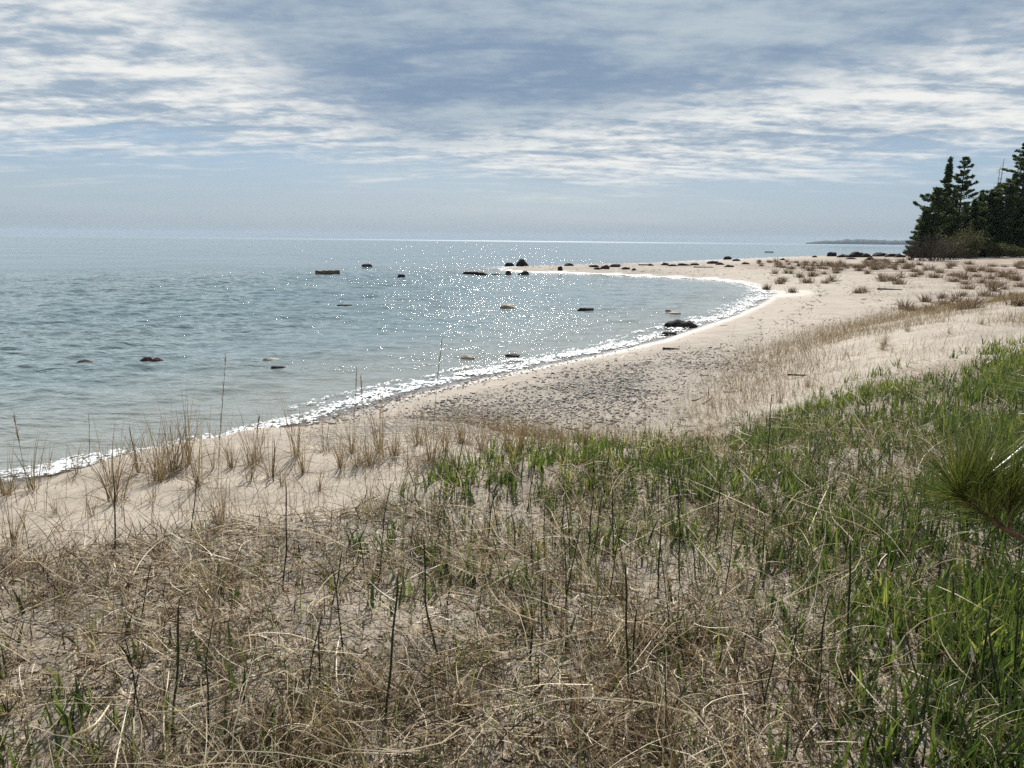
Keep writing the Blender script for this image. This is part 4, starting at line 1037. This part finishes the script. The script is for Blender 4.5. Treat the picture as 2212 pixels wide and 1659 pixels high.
def snag(px, py, top, label, seed, far=0.):
    p = hit(px, py); k = (np.linalg.norm(p[:2])+far)/np.linalg.norm(p[:2]); p = np.array([p[0]*k,p[1]*k,0]); p[2] = float(tz(p[0],p[1]))
    dist = math.hypot(p[0],p[1]); d = ray(px, top); H = CAM[2]+d[2]*dist/math.hypot(d[0],d[1])-p[2]
    lr = np.random.default_rng(seed); root = empty('dead_tree', p); tag(root, label, 'dead tree')
    a = Acc(); u = np.linspace(0,1,12); c = np.stack([.012*H*np.sin(u*3+seed), 0*u, u*H-.1],1); V,Q = tube(c, H*.009*(1-u)+.03, 6); a.add(V,Q); a.build('trunk', M['snag'], root)
    b = Acc()
    for i in range(16):
        z = H*lr.uniform(.55,.99); an = lr.random()*6.28; L = lr.uniform(.4,1.5)*(1.15-z/H)+.35
        c0 = np.array([np.interp(z, c[:,2], c[:,0]), 0, z]); pth = c0 + np.linspace(0,1,5)[:,None]*np.array([math.cos(an)*L, math.sin(an)*L, L*lr.uniform(-.1,.5)])
        V,Q = tube(pth, .028*(1-.6*np.linspace(0,1,5)), 4); b.add(V,Q)
    b.build('limbs', M['snag'], root)
snag(2144,553,342,'bare grey snag, right and taller of two dead tops above the pines',3,3)
snag(2136,553,360,'bare grey snag, left and shorter of two dead tops above the pines',4,2)

def shrub(px, py, toppx, wpx, label, mat_leaf=None, nst=60, leaves=0, seed=0, name='bare_shrub', far=0.):
    p = hit(px, py); k = (np.linalg.norm(p[:2])+far)/np.linalg.norm(p[:2]); p = np.array([p[0]*k,p[1]*k,0]); p[2] = float(tz(p[0],p[1]))
    dist = math.hypot(p[0],p[1]); d = ray(px, toppx); H = CAM[2]+d[2]*dist/math.hypot(d[0],d[1])-p[2]; W = wpx*dist/F
    lr = np.random.default_rng(seed+50); root = empty(name, p); tag(root, label, 'shrub')
    a = Acc(); lf = []
    for i in range(nst):
        an = lr.random()*6.28; sp = lr.random()**.6; L = H*lr.uniform(.7,1.1)*(1-.35*sp)
        u = np.linspace(0,1,7)[:,None]; tip = np.array([math.cos(an)*W*.5*sp, math.sin(an)*W*.35*sp, L])
        b0 = np.array([math.cos(an)*W*.30, math.sin(an)*W*.2, 0])*lr.random()+np.array([0,0,-.08])
        pth = b0 + (tip-b0)*u**np.array([1.1,1.1,.9]) + lr.normal(0,.02*H,(7,3))*u
        V,Q = tube(pth, .028*(1-.8*u[:,0])+.005, 4, cap=False); a.add(V,Q)
        for j in range(14):
            t = lr.uniform(.3,1); q = np.array([np.interp(t, u[:,0], pth[:,m]) for m in range(3)]); dv = lr.normal(0,.6,3)+np.array([math.cos(an)*.4,math.sin(an)*.4,.7]); dv /= np.linalg.norm(dv)
            l = H*lr.uniform(.1,.28); w2 = q + dv*l*np.linspace(0,1,4)[:,None] + lr.normal(0,.02,(4,3))
            V,Q = tube(w2, .011*(1-.6*np.linspace(0,1,4)), 3, cap=False); a.add(V,Q); lf.append(w2)
    a.build('stems', M['twig'], root)
    if leaves:
        tips = np.vstack(lf); c = tips[lr.integers(0,len(tips),leaves)] + lr.normal(0,.12,(leaves,3)); sz = lr.uniform(.05,.12,leaves)[:,None]
        ax = lr.normal(0,1,(leaves,3)); ax/=np.linalg.norm(ax,axis=1,keepdims=True); sd = np.cross(ax, lr.normal(0,1,(leaves,3))); sd/=np.linalg.norm(sd,axis=1,keepdims=True)
        V = np.stack([c-ax*sz, c+sd*sz*.6, c+ax*sz, c-sd*sz*.6],1).reshape(-1,3); Acc_ = Acc(); Acc_.add(V, np.arange(leaves*4).reshape(-1,4), np.repeat(lr.beta(1.5,1.8,leaves),4)); Acc_.build('foliage', M[mat_leaf], root, smooth=False)
shrub(2010,563,502,88,'large bare grey brown shrub of fine twigs at the left foot of the wood',None,64,0,1)
shrub(2060,561,500,60,'bare brown shrub right of the large one',None,60,300,2)if False else shrub(2058,561,498,66,'bare brown shrub with a few buds right of the large one','shrubleaf',44,700,2)
shrub(2090,559,488,56,'olive green shrub leafing out in the middle of the wood edge','shrubleaf',60,3200,3,'green_shrub')
shrub(2150,556,522,46,'low yellow green shrub under the dead snags','shrubleaf',40,2200,4,'green_shrub')
shrub(2190,556,528,40,'low yellow green shrub at the right edge of the wood','shrubleaf',36,2000,5,'green_shrub')
shrub(1966,562,520,26,'wispy bare bush leaning out at the outermost left of the wood',None,26,0,6)

# ------------------------------------------------------------------ sun and sky
SUN_AZ, SUN_EL = R(1), R(40)       # azimuth from +Y towards +X
sd = Vector((math.cos(SUN_EL)*math.sin(SUN_AZ), math.cos(SUN_EL)*math.cos(SUN_AZ), math.sin(SUN_EL)))
ld = bpy.data.lights.new('sun', 'SUN'); ld.energy = 4.6; ld.angle = R(.53); ld.color = (1,.955,.89)
lo = bpy.data.objects.new('sun', ld); C.objects.link(lo); lo.rotation_euler = (-sd).to_track_quat('-Z','Y').to_euler()
W = bpy.data.worlds.new('World'); SC.world = W; W.use_nodes = True
t = NT(W.node_tree); t.n.clear()
wo = t.n.new('ShaderNodeOutputWorld'); bg = t.n.new('ShaderNodeBackground'); t.l.new(bg.outputs[0], wo.inputs[0])
STR = .1; bg.inputs[1].default_value = STR
sky = t.n.new('ShaderNodeTexSky'); sky.sky_type = 'NISHITA'; sky.sun_disc = False; sky.sun_elevation = SUN_EL; sky.sun_rotation = SUN_AZ; sky.dust_density = 2.0; sky.ozone_density = 2
g = t.n.new('ShaderNodeTexCoord').outputs['Generated']
x, y, z = t.xyz(g)
az = t.m('ARCTAN2', x, y); zc = t.m('MAXIMUM', z, 0.0); el = t.m('ARCSINE', zc)
def azel(px, py):
    d = ray(px, py); return math.atan2(d[0], d[1]), math.asin(d[2])
den = t.m('ADD', zc, .10)
pl = t.comb(t.m('DIVIDE', x, den), t.m('DIVIDE', y, den), 0.0)          # cloud layer seen from below
def lay(sx, sy, ox, oy, scale, det, rough=.55, dist=0., rot=0.):
    mp = t.n.new('ShaderNodeMapping'); t.l.new(pl, mp.inputs[0]); mp.inputs['Scale'].default_value = (sx,sy,1); mp.inputs['Location'].default_value = (ox,oy,0); mp.inputs['Rotation'].default_value = (0,0,rot)
    return t.noise(mp.outputs[0], scale, det, rough, dist)
nA = lay(.8,1.3,3.1,1.7,.9,7,.56,.3); nB = lay(.55,1.5,7.3,4.1,2.6,7,.58,.5,.12); nC = lay(.9,1.2,1.3,9.1,5.5,5,.55,.4); nD = lay(1,1.1,4.1,2.2,13.0,4,.6); wD = t.m('SUBTRACT', nD, .5); nL = lay(.6,1.0,11.0,2.0,.42,4,.5,.2)
wA = t.m('SUBTRACT', nA, .5); wL = t.m('SUBTRACT', nL, .5); wB = t.m('SUBTRACT', nB, .5); wC = t.m('SUBTRACT', nC, .5)
def line(p, q):
    """signed elevation above the line through two measured points, as a function of azimuth"""
    (a1,e1),(a2,e2) = azel(*p), azel(*q); k = (e2-e1)/(a2-a1)
    return t.m('SUBTRACT', t.m('SUBTRACT', el, e1), t.m('MULTIPLY', t.m('SUBTRACT', az, a1), k))
def vline(p, q):
    """signed azimuth right of the line through two measured points, as a function of elevation"""
    (a1,e1),(a2,e2) = azel(*p), azel(*q); k = (a2-a1)/(e2-e1)
    return t.m('SUBTRACT', t.m('SUBTRACT', az, a1), t.m('MULTIPLY', t.m('SUBTRACT', el, e1), k))
warp = t.m('ADD', t.m('MULTIPLY', wA, .16), t.m('MULTIPLY', wB, .10))
left_b = t.m('ADD', vline((430,30),(850,325)), t.m('MULTIPLY', warp, 2.2))
low_b = t.m('ADD', line((850,345),(2250,75)), t.m('MULTIPLY', warp, .55))
dark = t.m('MULTIPLY', t.ss(-.05,.10,left_b), t.ss(-.012,.045,low_b))
# lower limit of the broken bright sheet
bot = t.m('ADD', line((0,330),(1106,372)), t.m('MULTIPLY', warp, .62))
bot2 = t.m('ADD', line((1106,415),(2212,362)), t.m('MULTIPLY', warp, .55))
sel = t.ss(azel(900,380)[0], azel(1250,380)[0], az)
botm = t.m('ADD', t.m('MULTIPLY', bot, t.m('SUBTRACT', 1, sel)), t.m('MULTIPLY', bot2, sel))
sheet = t.ss(-.022,.050,botm)
streak = t.m('ADD', t.m('ADD', t.m('MULTIPLY', wB, 1.6), t.m('MULTIPLY', wC, 1.0)), t.m('ADD', t.m('MULTIPLY', wD, .55), t.m('MULTIPLY', wA, .9)))
br_f = t.ss(-.32,.34,streak)                         # brightness within the bright sheet
K = 1/STR
def cc(r,g_,b): return (r*K, g_*K, b*K)
lightc = t.mix(br_f, cc(.220,.282,.352), cc(.57,.575,.56))
dk_f = t.ss(-.30,.42, t.m('ADD', t.m('MULTIPLY', wA, 1.5), t.m('ADD', t.m('MULTIPLY', wB, 1.0), t.m('ADD', t.m('MULTIPLY', t.m('ADD', wC, t.m('MULTIPLY', wD, .6)), .6), t.m('MULTIPLY', wL, 1.2)))))
darkc = t.mix(dk_f, cc(.155,.215,.300), cc(.310,.365,.405))
# clear blue between and below
nz = t.mix(.5, sky.outputs[0], cc(.26,.36,.48))
clear = t.mix(t.ss(0,.16,el), cc(.222,.290,.350), cc(.195,.305,.430))
blueg = t.ss(-.1,.25,t.m('ADD', wL, t.m('MULTIPLY', wA, .6)))
clear = t.mix(t.m('MULTIPLY', blueg, .45), clear, cc(.285,.345,.385))
clear = t.mix(.10, clear, sky.outputs[0])
wisp = t.m('MULTIPLY', t.ss(.02,.34, t.m('ADD', t.m('MULTIPLY', wB, 1.5), t.m('MULTIPLY', wC, .6))), t.ss(.045,.12,el))
clear = t.mix(t.m('MULTIPLY', wisp, .7), clear, cc(.50,.49,.48))
hz = t.ss(.035,.0,el)
clear = t.mix(t.m('MULTIPLY', hz, .8), clear, cc(.225,.262,.292))
cl = t.mix(sheet, clear, lightc)
cl = t.mix(t.m('MULTIPLY', dark, t.ss(-.02,.05,botm)), cl, darkc)
# overhead and behind: plain broken cloud
t.put(bg.inputs[0], cl)

# ------------------------------------------------------------------ air
def haze():
    x0,x1,y0,y1,z0,z1 = -9500,9500,-3000,9600,-5,72
    V = [(x,y,z) for z in (z0,z1) for y in (y0,y1) for x in (x0,x1)]
    Q = [(0,2,3,1),(4,5,7,6),(0,1,5,4),(2,6,7,3),(0,4,6,2),(1,3,7,5)]
    m, t, out = material('haze_air'); v = t.n.new('ShaderNodeVolumePrincipled'); v.inputs['Color'].default_value = (.58,.72,.90,1); v.inputs['Density'].default_value = HAZE; v.inputs['Anisotropy'].default_value = .2
    t.l.new(v.outputs[0], out.inputs['Volume'])
    tag(mesh('haze', V, Q, m, smooth=False), kind='stuff')
HAZE = 4e-5
haze()

# ------------------------------------------------------------------ render settings
SC.render.engine = 'CYCLES'
SC.cycles.use_denoising = False; SC.cycles.use_adaptive_sampling = False
SC.cycles.max_bounces = 6; SC.cycles.diffuse_bounces = 3; SC.cycles.glossy_bounces = 3; SC.cycles.transmission_bounces = 3; SC.cycles.volume_bounces = 0
SC.cycles.sample_clamp_indirect = 4
vs = SC.view_settings; SC.display_settings.display_device = 'sRGB'
vs.view_transform = 'Standard'; vs.look = 'None'; vs.exposure = .62; vs.gamma = 1
